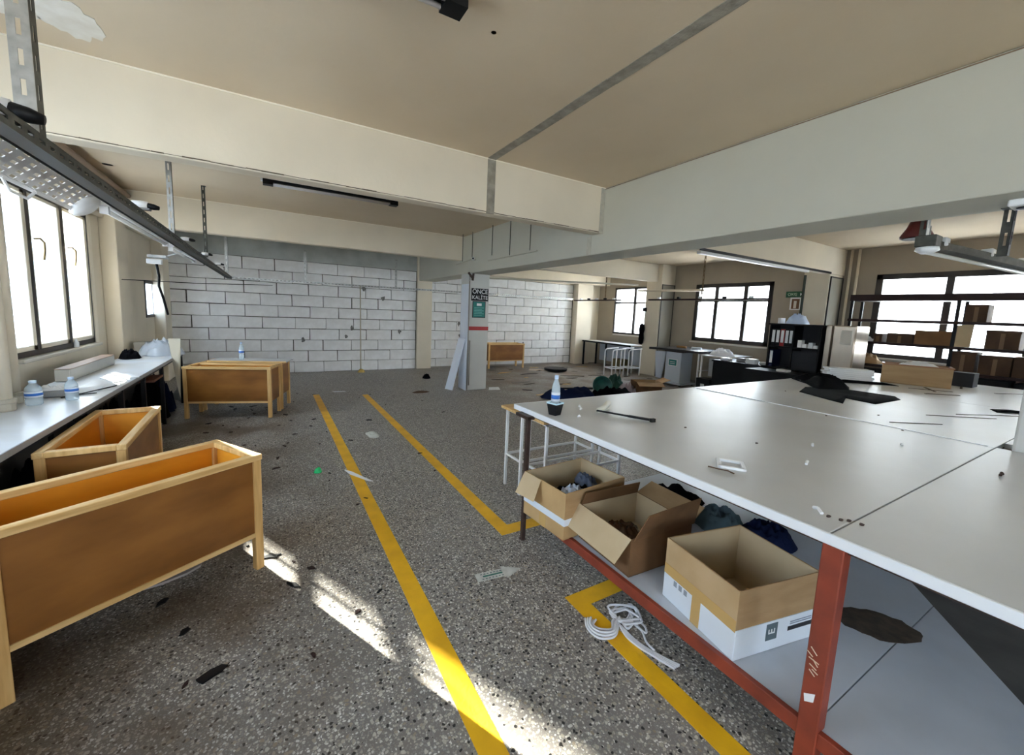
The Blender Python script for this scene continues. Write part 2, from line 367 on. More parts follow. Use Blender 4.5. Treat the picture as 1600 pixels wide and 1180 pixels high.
# peeled paint patch on the ceiling, upper left
def blob(cx, cy, rx, ry, n, seed, jag=.18, rot=0):
    r2 = random.Random(seed); out = []
    for i in range(n):
        a = 2*math.pi*i/n; k = 1+r2.uniform(-jag, jag); x, y = rx*k*math.cos(a), ry*k*math.sin(a)
        out.append((cx+x*math.cos(rot)-y*math.sin(rot), cy+x*math.sin(rot)+y*math.cos(rot)))
    return out
for i, (cx, cy, rx, ry, rot) in enumerate(((-.87, 3.04, .13, .19, -.15), (-1.08, 3.12, .10, .07, 0))):
    struct(MB().prism(blob(cx, cy, rx, ry, 34, 5+i, .14, rot), ZC-.003, ZC+.003).build('trim_%d' % (5+i), mat('bare_plaster', (.80, .77, .70), .9, c2=(.70, .65, .56), vscale=9)))
# framed dark panels on the near faces of the right-hand columns, lamp strip on the cross beam
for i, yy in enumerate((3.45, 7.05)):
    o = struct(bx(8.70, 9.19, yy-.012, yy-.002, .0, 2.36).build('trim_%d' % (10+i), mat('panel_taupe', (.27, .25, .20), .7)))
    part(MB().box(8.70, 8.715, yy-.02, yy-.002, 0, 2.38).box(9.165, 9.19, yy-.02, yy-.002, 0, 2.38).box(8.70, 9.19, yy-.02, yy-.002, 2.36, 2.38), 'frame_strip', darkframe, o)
struct(bx(8.655, 8.68, 3.815, 3.85, .0, 2.42).build('trim_12', mat('dark_green_post', (.03, .045, .035), .5)))
# skirting strips: darker base at far walls
struct(bx(3.54, 8.1, YB-.02, YB-.012, 0, .04).build('baseboard_back', mat('grey_mortar_foot', (.35, .33, .30), .9)))

# ------------------------------------------------------------------ windows
def window(name, sgn, y0, y1, z0, z1, mull, fm, trans=None, sashm=None, handles=(), fwid=.05, sash=.06):
    mw = .03 if sgn < 0 else .042
    X = XL-.02 if sgn < 0 else XR+.02
    o = struct(MB().box(X-.03, X+.03, y0, y1, z0, z0+fwid).box(X-.03, X+.03, y0, y1, z1-fwid, z1).box(X-.03, X+.03, y0, y0+fwid, z0, z1).box(X-.03, X+.03, y1-fwid, y1, z0, z1).build(name, fm, bevel=.004))
    edges = [y0+fwid]+list(mull)+[y1-fwid]
    for a in mull: part(bx(X-.03, X+.035, a-mw, a+mw, z0+fwid, z1-fwid), 'mullion', fm, o)
    if trans: part(bx(X-.028, X+.03, y0+fwid, y1-fwid, trans-.025, trans+.025), 'transom', fm, o)
    for i, (a, c) in enumerate(zip(edges, edges[1:])):
        a2 = a+(.03 if i else 0); c2 = c-(.03 if i < len(edges)-2 else 0)
        if sashm:
            s_ = MB(); xs = (X-.02, X+.035) if sgn < 0 else (X-.035, X+.02); za, zb = z0+fwid, z1-fwid
            s_.box(*xs, a2, c2, za, za+sash*.7).box(*xs, a2, c2, zb-sash*.5, zb).box(*xs, a2, a2+.02, za, zb).box(*xs, c2-sash, c2, za, zb)
            sa = part(s_, 'sash', sashm, o, bevel=.004)
            if i in handles:
                xh = X+.05; yh = a2+.03
                h = MB().tube([(xh, yh-.02, 1.97), (xh+.03, yh, 1.98), (xh+.04, yh+.05, 1.95), (xh+.03, yh+.075, 1.88), (xh+.02, yh+.075, 1.80)], .009, 6)
                part(h, 'handle', mat('brass_handle', (.35, .25, .12), .4, .6), o, smooth=True)
        part(bx(X-.004, X+.004, a2, c2, z0+fwid, z1-fwid), 'pane', glass, o)
    return o
window('window_1', -1, 4.64, 6.47, .96, 2.41, (5.13, 5.80), darkframe, sashm=whiteframe, handles=(1, 2))
window('window_2', -1, 8.80, 9.45, 1.17, 1.79, (), darkframe)
window('window_3', -1, 1.0, 3.1, .96, 2.4, (1.7, 2.4), darkframe, sashm=whiteframe)
window('window_4', -1, -3.4, -1.3, .96, 2.4, (-2.7, -2.0), darkframe, sashm=whiteframe)
window('window_5', 1, 4.62, 6.42, 1.0, 2.38, (5.19, 5.87), darkframe, trans=1.98, fwid=.09)
window('window_6', 1, -.2, 2.96, .97, 2.42, (.4, 1.2, 2.06), darkframe, trans=1.97, fwid=.09)
window('window_7', 1, 7.60, 9.15, 1.0, 2.38, (8.35,), darkframe, trans=1.93, fwid=.05)
window('window_8', 1, -3.4, -.9, .97, 2.4, (-2.6, -1.7), darkframe, trans=1.97)
# reveals / sills
struct(bx(XL-.12, XL+.06, 4.74, 6.52, .925, .955).build('window_sill', mat('sill_stone', (.66, .62, .55), .5), bevel=.005))
struct(bx(XL, XL+.012, 4.72, 6.53, .80, .925).build('trim_7', plaster))
for (a, c) in ((4.6, 6.45), (7.6, 9.1), (-.2, 3.0)):
    struct(bx(XR-.05, XR+.12, a, c, .95, .985).build('window_sill', mat('sill_stone', (.66, .62, .55)), bevel=.004))
# cream casing around window 1
g = MB(); g.box(XL, XL+.02, 6.47, 6.56, .95, 2.47); g.box(XL, XL+.02, 4.70, 6.56, 2.41, 2.47); struct(g.build('trim_8', whiteframe, bevel=.004))
# outside window 1: steel grille and a pale neighbour block with a pitched roof
gr = thing('window_grille', 'thin steel security grille outside the left window', 'grille', (XL-.32, 5.6, .9))
for i in range(11): MB().tube([(0, -.75+i*.19, 0), (0, -.75+i*.19, 1.32+.08*math.sin(i*1.3))], .009, 6).build('bar', metal, gr)
for z in (.155, .435, .715, .996, 1.275): MB().bar((0, -.9, z), (0, 1.5, z), .012, .075).build('rail', metal, gr)

def building(name, label, x0, x1, y0, y1, z0, z1, face, wins):
    o = thing(name, label, 'building', ((x0+x1)/2, (y0+y1)/2, z0)); cx, cy = (x0+x1)/2, (y0+y1)/2
    bx(x0-cx, x1-cx, y0-cy, y1-cy, 0, z1-z0).build('wall', concrete_out, o)
    bx(x0-cx-.15, x1-cx+.15, y0-cy-.15, y1-cy+.15, z1-z0, z1-z0+.2).build('parapet', concrete_out, o)
    for (a, za, w_, h) in wins:
        if face == 'x-': fr = bx(x0-cx-.05, x0-cx+.05, a-w_/2-cy, a+w_/2-cy, za-z0, za+h-z0)
        else: fr = bx(x1-cx-.05, x1-cx+.05, a-w_/2-cy, a+w_/2-cy, za-z0, za+h-z0)
        f_ = fr.build('window', ext_win, o)
    return o
building('apartment_building', 'pale rendered building with tall windows seen through the right-hand windows', 24, 34, -14, 40, -9, 8, 'x-',
         [(y, z, 1.3, 1.7) for y in (5, 9, 13, 17, 21, 25, 29, 33) for z in (-2.6, .7, 4)])
bo = thing('roof_shed', 'pale sheet roofed shed seen low through the left window', 'building', (-7.8, 19.5, -9))
bx(-3, 3, -2.5, 2.5, 0, 9.6).build('wall', concrete_out, bo)
MB().add([(-3.3, -2.8, 9.6), (3.3, -2.8, 9.6), (3.3, 2.8, 10.9), (-3.3, 2.8, 10.9), (-3.3, -2.8, 9.75), (3.3, -2.8, 9.75), (3.3, 2.8, 11.05), (-3.3, 2.8, 11.05)],
         [(0, 1, 2, 3), (4, 5, 6, 7), (0, 1, 5, 4), (1, 2, 6, 5), (2, 3, 7, 6), (3, 0, 4, 7)]).build('roof', mat('blue_grey_roof', (.35, .45, .58), .5), bo)
struct(bx(-80, 80, -60, 110, -9.2, -9).build('ground', ground_m))
# two blocks added out of view to narrow the low sun to a gap
def rot_box(cx, cy, along, w_, d, z0, z1):
    a = Vector((SAZ.x, SAZ.y)); n_ = Vector((-a.y, a.x)); c = Vector((cx, cy)); P = []
    for i, j in ((-1, -1), (1, -1), (1, 1), (-1, 1)): q = c+a*(i*d/2)+n_*(j*w_/2); P.append((q.x, q.y))
    return MB().prism(P, z0, z1)
nrm = Vector((-SAZ.y, SAZ.x))   # points towards +Y across the sun's direction
def add_sun_blocker(label, dist, off0, off1, z1):
    p0 = Vector((XL, 5.83))-Vector((SAZ.x, SAZ.y))*dist
    # offsets measured across the rays from the mullion of window 1
    c = p0+nrm*((off0+off1)/2)
    o = rot_box(c.x, c.y, 0, abs(off1-off0), 3, -9, z1).build('tower_block', concrete_out); return tag(o, label, 'building')
add_sun_blocker('pale tower block outside beyond the left wall, nearer one', 9, -16, -.04, 9)
add_sun_blocker('pale tower block outside beyond the left wall, farther one', 17, .140, 16, 12)

# ------------------------------------------------------------------ painted floor lines
def line(poly, label):
    o = MB().prism(poly, 0, .0018).build('floor_line', yellow); return tag(o, label, 'floor marking', 'yellow painted floor lines')
line([(.575, -.6), (.67, -.6), (.675, 7.3), (.58, 7.3)], 'long yellow floor line passing beside the wooden bins')
line([(1.322, 2.195), (1.78, 2.195), (1.78, 2.30), (1.42, 2.30), (1.42, 7.05), (1.325, 7.05)], 'yellow L-shaped floor line ending at the dark table leg')
line([(1.318, -.4), (1.415, -.4), (1.42, 1.425), (1.80, 1.425), (1.80, 1.525), (1.325, 1.525)], 'yellow floor line turning under the red table shelf, beneath the rope')

# ------------------------------------------------------------------ big cutting table
ZT = .87
def crack_poly(): pass
tb = thing('cutting_table', 'large white laminate cutting table on red steel posts with a lower shelf', 'table', (1.46, .49, 0))
def tp(mb, name, m, **k): return part(mb, name, m, tb, **k)
for (x0, x1, y0, y1) in ((1.47, 3.425, .495, 2.33), (3.43, 5.3, .495, 2.33), (5.305, 7.35, .495, 2.33), (1.47, 3.45, -1.4, .49), (3.64, 5.3, -1.4, .49), (5.305, 7.35, -1.4, .49)):
    tp(bx(x0, x1, y0, y1, ZT-.028, ZT), 'panel', tabletop_m, bevel=.0015)
e = MB(); e.box(1.458, 1.47, -1.4, 2.34, ZT-.034, ZT+.0006); e.box(1.458, 7.35, 2.33, 2.34, ZT-.034, ZT+.0006)
tp(e, 'edge_band', edge_m, bevel=.002)
e = MB(); e.box(1.485, 1.515, -1.4, 2.24, ZT-.050, ZT-.0285)
for y in (.52, 2.24, -1.24): e.box(1.54, 7.2, y-.012, y+.012, ZT-.055, ZT-.0285)
tp(e, 'top_frame', rust)
e = bx(3.436, 3.446, .52, 2.3, ZT, ZT+.004); tp(e, 'joint_strip', edge_m)
for (x, y, m, s) in ((1.4865, .478, redsteel, .056), (1.425, 2.10, rust, .028), (3.4, .478, redsteel, .05), (3.4, 2.25, rust, .04), (5.3, 2.25, rust, .04), (7.25, 2.25, rust, .04), (7.25, .478, redsteel, .05), (5.3, .478, redsteel, .05), (1.505, -1.3, redsteel, .05), (7.25, -1.3, redsteel, .05)):
    l = MB().box(x-s/2, x+s/2, y-s/2, y+s/2, 0.004, ZT-.034).box(x-s*.7, x+s*.7, y-s*.7, y+s*.7, 0, .006); tp(l, 'leg', m, bevel=.003)
    if m is rust and x < 2: tp(bx(x-s/2, x+.04, y-s/2, y+s/2+.12, ZT-.05, ZT-.030), 'bracket', rust)
for (y, z, s) in ((.483, .33, .02),): tp(MB().add([(1.4570, .468, .345), (1.4570, .497, .325), (1.4570, .493, .30), (1.4570, .470, .315), (1.4555, .468, .345), (1.4555, .497, .325), (1.4555, .493, .30), (1.4555, .470, .315)], [(0, 1, 2, 3), (4, 5, 6, 7), (0, 1, 5, 4), (1, 2, 6, 5), (2, 3, 7, 6), (3, 0, 4, 7)]), 'paint_chip', whiteplastic)
sc = MB()
for i in range(7): sc.bar((1.4570, .462+rnd.uniform(0, .03), .40+i*.012), (1.4570, .475+rnd.uniform(0, .03), .41+i*.012+rnd.uniform(-.006, .01)), .001, .003)
tp(sc, 'scratch', mat('scratch_cream', (.75, .6, .45), .7))
# lower shelf on a red angle rail
ZS = .215
tp(MB().box(1.466, 1.49, -1.4, 2.12, ZS-.05, ZS+.004).box(1.466, 2.9, 2.09, 2.12, ZS-.05, ZS-.02), 'shelf_rail', redsteel, bevel=.002)
shelf_m = mat('shelf_laminate', (.60, .64, .70), .38, c2=(.52, .55, .60), vscale=3)
tp(MB().prism([(1.478, .474), (2.66, .474), (2.84, .61), (2.86, 2.12), (1.478, 2.12)], ZS-.018, ZS), 'shelf', shelf_m)
tp(MB().prism([(1.478, -1.4), (1.478, .470), (2.655, .470), (2.24, .15), (1.95, -.1), (1.7, -1.4)], ZS-.018, ZS), 'shelf', shelf_m)
e = MB()
for i in range(60):
    y = rnd.uniform(-.3, 2.1); e.box(1.4755, 1.4835+rnd.uniform(0, .006), y, y+rnd.uniform(.01, .04), ZS-.002, ZS+.0012)
tp(e, 'chipped_edge', pine)['kind'] = 'stuff'
tag(MB().prism(blob(2.255, .55, .150, .100, 30, 77, .08, -.75), ZS, ZS+.002).build('stain', dirt_m), 'dark brown glue stain on the white lower shelf', 'stain')
# second pale board at right end of the floor under the table
tag(bx(1.75, 4.9, -1.2, 2.0, .0, .02).build('board', mat('dusty_dark_board', (.14, .13, .12), .9, var=.3, vscale=4), bevel=.002), 'dark grey board lying on the floor under the big table', 'board')

# ------------------------------------------------------------------ white stools behind the table corner
def stool(loc, label):
    t = thing('work_stool', label, 'stool', loc, group='white framed stools by the cutting table')
    W, D, H = .78, .235, .70
    for x in (0, W):
        for y in (0, D): MB().box(x-.010, x+.010, y-.010, y+.010, 0, H-.02).build('leg', whitemetal, t)
    for y in (0, D): MB().box(0, W, y-.008, y+.008, .272, .290).build('stretcher', whitemetal, t)
    for x in (0, W): MB().box(x-.008, x+.008, 0, D, .272, .290).build('stretcher', whitemetal, t)
    MB().box(-.01, W+.01, -.01, D+.01, H-.035, H-.015).build('top_frame', whitemetal, t)
    MB().box(-.05, W+.05, -.02, D+.035, H-.015, H+.008).build('seat', pine_h, t, bevel=.003); return t
stool((1.755, 2.67, 0), 'white metal stool with a pale wooden seat, farther one behind the table corner')
stool((1.775, 2.36, 0), 'white metal stool with a pale wooden seat, nearer one under the table edge')

# ------------------------------------------------------------------ crumpled cloth helper
def heap(cx, cy, z, rx, ry, h, seed, n=28, rot=0, ridg=.6):
    n = int(n*1.5)
    v, f = [], []; off = Vector((seed*3.1, seed*1.7, 0))
    rings = n//2
    for i in range(rings+1):
        t = i/rings
        for a in range(n):
            th = 2*math.pi*a/n; rim = 1+.28*noise.noise(Vector((math.cos(th)*1.6, math.sin(th)*1.6, 0))+off)+.10*noise.noise(Vector((math.cos(th)*5, math.sin(th)*5, 3))+off)
            x, y = rx*t*rim*math.cos(th), ry*t*rim*math.sin(th)
            q = Vector((x/max(rx, ry)*1.7, y/max(rx, ry)*1.7, 0))+off
            r_ = 1-abs(noise.noise(q*1.3))*2; k = (1-t**3.5)
            r2_ = 1-abs(noise.noise(q*1.9+Vector((5, 2, 1))))*2.2
            hz = h*k*(1-ridg+ridg*(.62*r_+.38*r2_))+h*.16*noise.noise(q*3.4)*(1-t**4)
            x2, y2 = x*math.cos(rot)-y*math.sin(rot), x*math.sin(rot)+y*math.cos(rot)
            v.append((cx+x2, cy+y2, z+max(.001, hz)+.003))
    for i in range(rings):
        for a in range(n): f.append((i*n+a, i*n+(a+1) % n, (i+1)*n+(a+1) % n, (i+1)*n+a))
    k = len(v); v += [(p[0], p[1], z) for p in v[rings*n:rings*n+n]]
    for a in range(n): f.append((rings*n+a, rings*n+(a+1) % n, k+(a+1) % n, k+a))
    f.append(tuple(range(k, k+n)))
    return MB().add(v, f)

# ------------------------------------------------------------------ cardboard boxes
def open_box(name, label, loc, rz, W, D, H, m, mi, flaps=(), t=.005, band=None, group=None):
    o = thing(name, label, 'box', loc, rz, group)
    h2 = H
    b = MB().box(-W/2, W/2, -D/2, D/2, 0, t)
    b.box(-W/2, -W/2+t, -D/2, D/2, 0, h2).box(W/2-t, W/2, -D/2, D/2, 0, h2).box(-W/2+t, W/2-t, -D/2, -D/2+t, 0, h2).box(-W/2+t, W/2-t, D/2-t, D/2, 0, h2)
    b.build('body', m, o)
    e_ = .0012
    li = MB().box(-W/2+t, -W/2+t+e_, -D/2+t, D/2-t, t, h2-.002).box(W/2-t-e_, W/2-t, -D/2+t, D/2-t, t, h2-.002).box(-W/2+t, W/2-t, -D/2+t, -D/2+t+e_, t, h2-.002).box(-W/2+t, W/2-t, D/2-t-e_, D/2-t, t, h2-.002).box(-W/2+t, W/2-t, -D/2+t, D/2-t, t, t+e_)
    li.build('lining', mi, o)
    for (side, ang, ln) in flaps:     # flap hinged at the top edge, angle measured outwards from vertical
        s_ = math.sin(ang)*ln; c = math.cos(ang)*ln
        P = {'x-': [(-W/2, -D/2, H), (-W/2, D/2, H), (-W/2-s_, D/2, H+c), (-W/2-s_, -D/2, H+c)], 'x+': [(W/2, -D/2, H), (W/2, D/2, H), (W/2+s_, D/2, H+c), (W/2+s_, -D/2, H+c)],
             'y-': [(-W/2, -D/2, H), (W/2, -D/2, H), (W/2, -D/2-s_, H+c), (-W/2, -D/2-s_, H+c)], 'y+': [(-W/2, D/2, H), (W/2, D/2, H), (W/2, D/2+s_, H+c), (-W/2, D/2+s_, H+c)]}[side]
        nv = (Vector(P[1])-Vector(P[0])).cross(Vector(P[3])-Vector(P[0])).normalized()*.004
        MB().add(P+[tuple(Vector(p)+nv) for p in P], [(0, 1, 2, 3), (4, 5, 6, 7), (0, 1, 5, 4), (1, 2, 6, 5), (2, 3, 7, 6), (3, 0, 4, 7)]).build('flap', mi, o)
    return o
# box 1: far one with clothes, long side towards the aisle
b1 = open_box('cardboard_box', 'brown cardboard box full of clothes, farthest of the three on the lower shelf', (1.655, 1.885, ZS+.001), math.radians(4), .50, .38, .28, mat('cardboard_light', (.60, .40, .19), .85, c2=(.50, .32, .14), vscale=5), card_in)
MB().add([(-.25, .19, .28), (-.25, .03, .28), (-.315, .01, .17), (-.32, .19, .16), (-.254, .19, .28), (-.254, .03, .28), (-.319, .01, .165), (-.324, .19, .155)], [(0, 1, 2, 3), (4, 5, 6, 7), (0, 1, 5, 4), (1, 2, 6, 5), (2, 3, 7, 6), (3, 0, 4, 7)]).build('flap', card_in, b1)
MB().box(-.2525, -.25, -.19, .19, .085, .125).box(-.25, -.10, -.1925, -.19, .085, .125).build('white_tape', cardwhite, b1)
MB().box(-.2522, -.2502, -.03, .03, 0, .085).build('tape', tape_m, b1)
MB().box(-.25, .25, -.1915, -.19, .125, .278).build('side_panel', card, b1)
tag(heap(1.70, 1.89, ZS+.10, .20, .15, .10, 3).build('garment', blackcloth, smooth=True), 'black crumpled garment inside the farthest cardboard box', 'clothes')
tag(heap(1.58, 1.82, ZS+.155, .11, .075, .09, 8).build('plastic_bag', mat('bluish_white_bag', (.62, .70, .86), .35), smooth=True), 'bluish white plastic bag among the clothes in the farthest box', 'plastic bag')
tag(heap(1.80, 1.94, ZS+.17, .06, .09, .07, 12).build('garment', mat('blue_grey_cloth', (.10, .12, .17), .9), smooth=True), 'dark grey cloth at the back of the farthest box', 'clothes')
# box 2: middle with tall raised flaps
b2 = open_box('cardboard_box', 'brown open cardboard box with tall raised flaps, middle one on the lower shelf', (1.74, 1.462, ZS+.001), math.radians(-3), .44, .40, .20, card_dark, card_in)
def quadslab(P, t=.004):
    nv = (Vector(P[1])-Vector(P[0])).cross(Vector(P[3])-Vector(P[0])).normalized()*t
    return MB().add(P+[tuple(Vector(p)+nv) for p in P], [(0, 1, 2, 3), (4, 5, 6, 7), (0, 1, 5, 4), (1, 2, 6, 5), (2, 3, 7, 6), (3, 0, 4, 7)])
quadslab([(-.215, -.21, .20), (.22, -.21, .20), (.23, -.23, .35), (-.17, -.25, .34)]).build('flap', card_dark, b2)
quadslab([(-.22, -.20, .20), (-.22, .21, .20), (-.30, .23, .08), (-.30, -.18, .08)]).build('flap', card_in, b2)
quadslab([(-.22, .199, .20), (.22, .199, .20), (.22, .185, .27), (-.20, .185, .27)]).build('flap', card_dark, b2)
quadslab([(.22, -.20, .20), (.22, .20, .20), (.34, .20, .25), (.34, -.18, .25)]).build('flap', card, b2)
quadslab([(-.2215, .0, .004), (-.2215, .01, .004), (-.2215, .01, .2), (-.2215, .0, .2)], .001).build('seam', card_dark, b2)
tag(heap(1.72, 1.52, ZS+.02, .13, .13, .10, 21).build('crumpled_bag', mat('brown_film', (.10, .045, .02), .25), smooth=True), 'crumpled brown film inside the middle cardboard box', 'bag')
# box 3: near with white printed base
b3 = open_box('cardboard_box', 'large empty cardboard box with white printed base, nearest on the lower shelf', (1.745, .885, ZS+.001), math.radians(-11), .44, .38, .285, card, card_in)
MB().box(-.2225, -.22, -.19, .19, .001, .125).box(-.22, .2225, -.1925, -.19, .001, .125).build('white_base', cardwhite, b3)
MB().box(-.2225, -.22, -.19, .19, .125, .284).build('side_panel', mat('cardboard_pale', (.58, .41, .23), .8, c2=(.50, .34, .17), vscale=5), b3)
MB().box(-.224, -.2225, -.19, .19, .118, .165).box(-.2245, -.2225, -.025, .02, .0, .13).build('tape', tape_m, b3)
for i in range(3): bx(-.2236, -.2225, .05+i*.03, .068+i*.03, .088, .112).build('printed_mark', mat('grey_print', (.30, .34, .40), .7), b3)
MB().box(-.06, .0, -.1936, -.1925, .045, .115).build('logo_panel', mat('slate_print', (.10, .14, .16), .6), b3)
text('E', .05, paper, b3, (-.03, -.1942, .082), (R90, -R90, 0), name='logo')
MB().box(.06, .20, -.1936, -.1925, .062, .080).build('printed_bar', mat('black_print', (.03, .03, .035), .6), b3)
for k in range(2): MB().box(.07, .19, -.1936, -.1925, .088+k*.009, .092+k*.009).build('printed_line', mat('grey_print', (.30, .34, .40)), b3)

# garments at the back of the lower shelf
tag(heap(2.38, 1.72, ZS, .26, .17, .13, 31).build('garment', blackcloth, smooth=True), 'black garments heaped on the shelf behind the middle box', 'clothes')
tag(heap(2.44, 1.38, ZS, .15, .15, .12, 36).build('garment', mat('teal_grey_cloth', (.09, .15, .18), .8), smooth=True), 'teal grey garment heaped on the shelf behind the boxes', 'clothes')
tag(heap(2.55, 1.15, ZS, .14, .15, .10, 38).build('garment', navycloth, smooth=True), 'navy garment on the shelf behind the nearest box', 'clothes')
tag(heap(2.12, 1.90, ZS, .07, .08, .10, 41).build('garment', mat('beige_cloth', (.45, .36, .25), .9), smooth=True), 'small beige cloth beside the black garments on the shelf', 'clothes')

# ------------------------------------------------------------------ things on the cutting table
def bottle(loc, label, r=.032, h=.22, name='water_bottle'):
    t = thing(name, label, 'bottle', loc)
    k = h/.22
    MB().lathe([(r*.85, 0), (r, .008*k), (r, .05*k), (r*.94, .056*k), (r, .062*k), (r, .14*k), (r*.92, .16*k), (r*.62, .18*k), (r*.42, .195*k), (r*.40, .207*k)], 20).build('body', petm, t, smooth=True)
    MB().lathe([(r*1.015, .075*k), (r*1.015, .125*k)], 20).build('label', mat('bottle_label', (.80, .86, .95), .4), t, smooth=True)
    MB().lathe([(r*1.03, .088*k), (r*1.03, .110*k)], 20).build('label_band', blueprint, t, smooth=True)
    MB().lathe([(r*.46, .200*k), (r*.46, .22*k), (r*.40, .222*k)], 14).build('cap', mat('blue_cap', (.55, .70, .90), .4), t); return t
pc = thing('pen_cup', 'square black tapered cup holding a bottle on the white cutting table', 'cup', (1.545, 1.985, ZT))
def frustum(a, b_, z0, z1, y=0): return [(-a, -a, z0), (a, -a, z0), (a, a, z0), (-a, a, z0), (-b_, -b_, z1), (b_, -b_, z1), (b_, b_, z1), (-b_, b_, z1)]
MB().add(frustum(.027, .038, 0, .075), [(0, 1, 2, 3), (0, 1, 5, 4), (1, 2, 6, 5), (2, 3, 7, 6), (3, 0, 4, 7)]).add(frustum(.024, .035, .006, .0755), [(0, 1, 2, 3), (0, 1, 5, 4), (1, 2, 6, 5), (2, 3, 7, 6), (3, 0, 4, 7)]).build('body', blackm, pc, bevel=.001)
MB().add(frustum(.0385, .0395, .072, .082), [(0, 1, 5, 4), (1, 2, 6, 5), (2, 3, 7, 6), (3, 0, 4, 7)]).build('rim', mat('pale_blue_rim', (.55, .75, .85), .4), pc)
pc.rotation_euler.z = .25
bottle((1.545, 1.985, ZT+.007), 'clear water bottle with blue label standing in the black cup', r=.027, h=.245)
# lamp arm / hand tool lying on the table
tl = thing('clamp_tool', 'black metal tool with a white handle lying on the cutting table', 'tool', (1.86, 1.93, ZT))
MB().tube([(0, 0, .012), (.10, .045, .014), (.235, .145, .013)][0:3], [.016, .020, .020], 10).build('handle', mat('cream_handle', (.72, .70, .60), .5), tl, smooth=True)
MB().bar((-.006, .004, .012), (.09, -.18, .010), .012, .010).bar((.09, -.18, .010), (.145, -.30, .012), .022, .012).build('rod', blackm, tl)
MB().bar((.08, -.175, .012), (.155, -.30, .012), .006, .012).bar((.165, -.32, .012), (.135, -.315, .012), .02, .022).build('jaw', blackm, tl)
fr = thing('plastic_square', 'small white plastic square frame lying flat on the cutting table', 'frame', (1.74, .965, ZT), -.95)
for a in range(4):
    m_ = Matrix.Rotation(a*R90, 4, 'Z'); MB().box(-.055, .055, .040, .055, 0, .012).xform(m_).build('side', whiteplastic, fr, bevel=.002)
tag(MB().tube([(1.63, 1.0, ZT+.003), (1.645, .96, ZT+.003), (1.66, .93, ZT+.004), (1.655, .90, ZT+.003)], .003, 6).build('twig', mat('twig', (.12, .07, .04), .8)), 'short dark thread beside the white plastic frame', 'thread')
for (x, y, a, l, lab) in ((2.11, .83, .3, .05, 'white plastic clip in the middle of the table panel'), (1.60, .58, .9, .045, 'white plastic clip near the table seam'), (1.655, 1.88, .2, .022, 'small white plug on the table near the black cup'), (1.80, 2.03, .5, .022, 'small white plug beyond the black cup'), (1.84, 2.09, 1.2, .022, 'small white plug farthest from the table edge'), (2.80, .37, 0, .04, 'brown clip on the near side of the table seam'), (2.45, .95, .4, .025, 'tiny white scrap in the middle of the table'), (2.95, .74, .4, .025, 'tiny pale scrap towards the far end of the seam')):
    c, s_ = math.cos(a), math.sin(a)
    o = MB().tube([(x-c*l/2, y-s_*l/2, ZT+.004), (x, y, ZT+.012), (x+c*l/2, y+s_*l/2, ZT+.004)], .0055, 8).build('clip', rust if 'brown' in lab else whiteplastic); tag(o, lab, 'clip')
for (x, y) in ((1.6, .515), (1.617, .50), (1.59, .545), (1.625, .47), (3.37, 1.25), (3.4, .86), (2.2, 1.1), (4.2, 1.9), (3.8, 1.1), (2.1, 1.45)):
    tag(MB().prism(blob(x, y, .009, .006, 7, int(x*100)), ZT, ZT+.004).build('crumb', rust), 'tiny dark speck on the cutting table surface', 'crumb', 'dark specks on the table')
# black fabrics
def cloth(poly, z, h, name, m, label, seed=0):
    n = len(poly); cx = sum(p[0] for p in poly)/n; cy = sum(p[1] for p in poly)/n; v, f = [], []
    R = 9
    dense = []
    for i in range(n):
        a, c = poly[i], poly[(i+1) % n]
        for k in range(4): dense.append((a[0]+(c[0]-a[0])*k/4, a[1]+(c[1]-a[1])*k/4))
    N_ = len(dense)
    for r in range(R+1):
        t = r/R
        for (x, y) in dense:
            px_, py_ = cx+(x-cx)*t, cy+(y-cy)*t; q = Vector((px_*4, py_*4, seed))
            hz = h*(1-t**3)*(.55+.6*(1-2*abs(noise.noise(q))))+.004
            v.append((px_, py_, z+max(.003, hz)))
    for r in range(R):
        for a in range(N_): f.append((r*N_+a, r*N_+(a+1) % N_, (r+1)*N_+(a+1) % N_, (r+1)*N_+a))
    k = len(v); v += [(x, y, z) for x, y in dense]
    for a in range(N_): f.append((R*N_+a, R*N_+(a+1) % N_, k+(a+1) % N_, k+a))
    f.append(tuple(range(k, k+N_)))
    return tag(MB().add(v, f).build(name, m, smooth=True), label, 'cloth')
cloth([(4.30, 1.83), (4.05, 1.40), (4.42, 1.62), (4.32, 1.28), (4.84, 1.27), (5.02, 1.36), (5.0, 1.72), (4.7, 1.95)], ZT, .012, 'black_fabric', blackcloth, 'flat black fabric spread on the far part of the cutting table', 1)
cloth([(5.21, 2.31), (4.95, 2.05), (4.60, 1.80), (4.90, 1.66), (5.15, 1.75), (5.45, 1.95), (5.5, 2.2)], ZT+.004, .10, 'black_fabric', blackcloth, 'crumpled black fabric heaped at the far table edge', 4)
cloth([(5.65, 2.13), (5.58, 1.95), (5.75, 1.80), (5.98, 1.60), (6.06, 1.68), (5.9, 1.95)], ZT, .02, 'black_fabric', blackcloth, 'flat black fabric in front of the paper stack', 8)
cloth([(4.98, .74), (5.18, .66), (5.0, .58), (5.22, .5), (5.3, .62), (5.12, .80)], ZT, .012, 'black_fabric', blackcloth, 'small black cloth scrap beside the near column on the table', 12)
# paper stack
ps = thing('paper_stack', 'stack of white pattern paper on the far end of the cutting table', 'paper', (6.02, 2.07, ZT+.001), -.9)
for i in range(6):
    bx(-.23+rnd.uniform(-.02, .02)-(.06 if i < 2 else 0), .20+rnd.uniform(-.02, .02), -.10, .10+rnd.uniform(-.02, .02), i*.022, i*.022+.019).build('sheet_bundle', paper, ps)
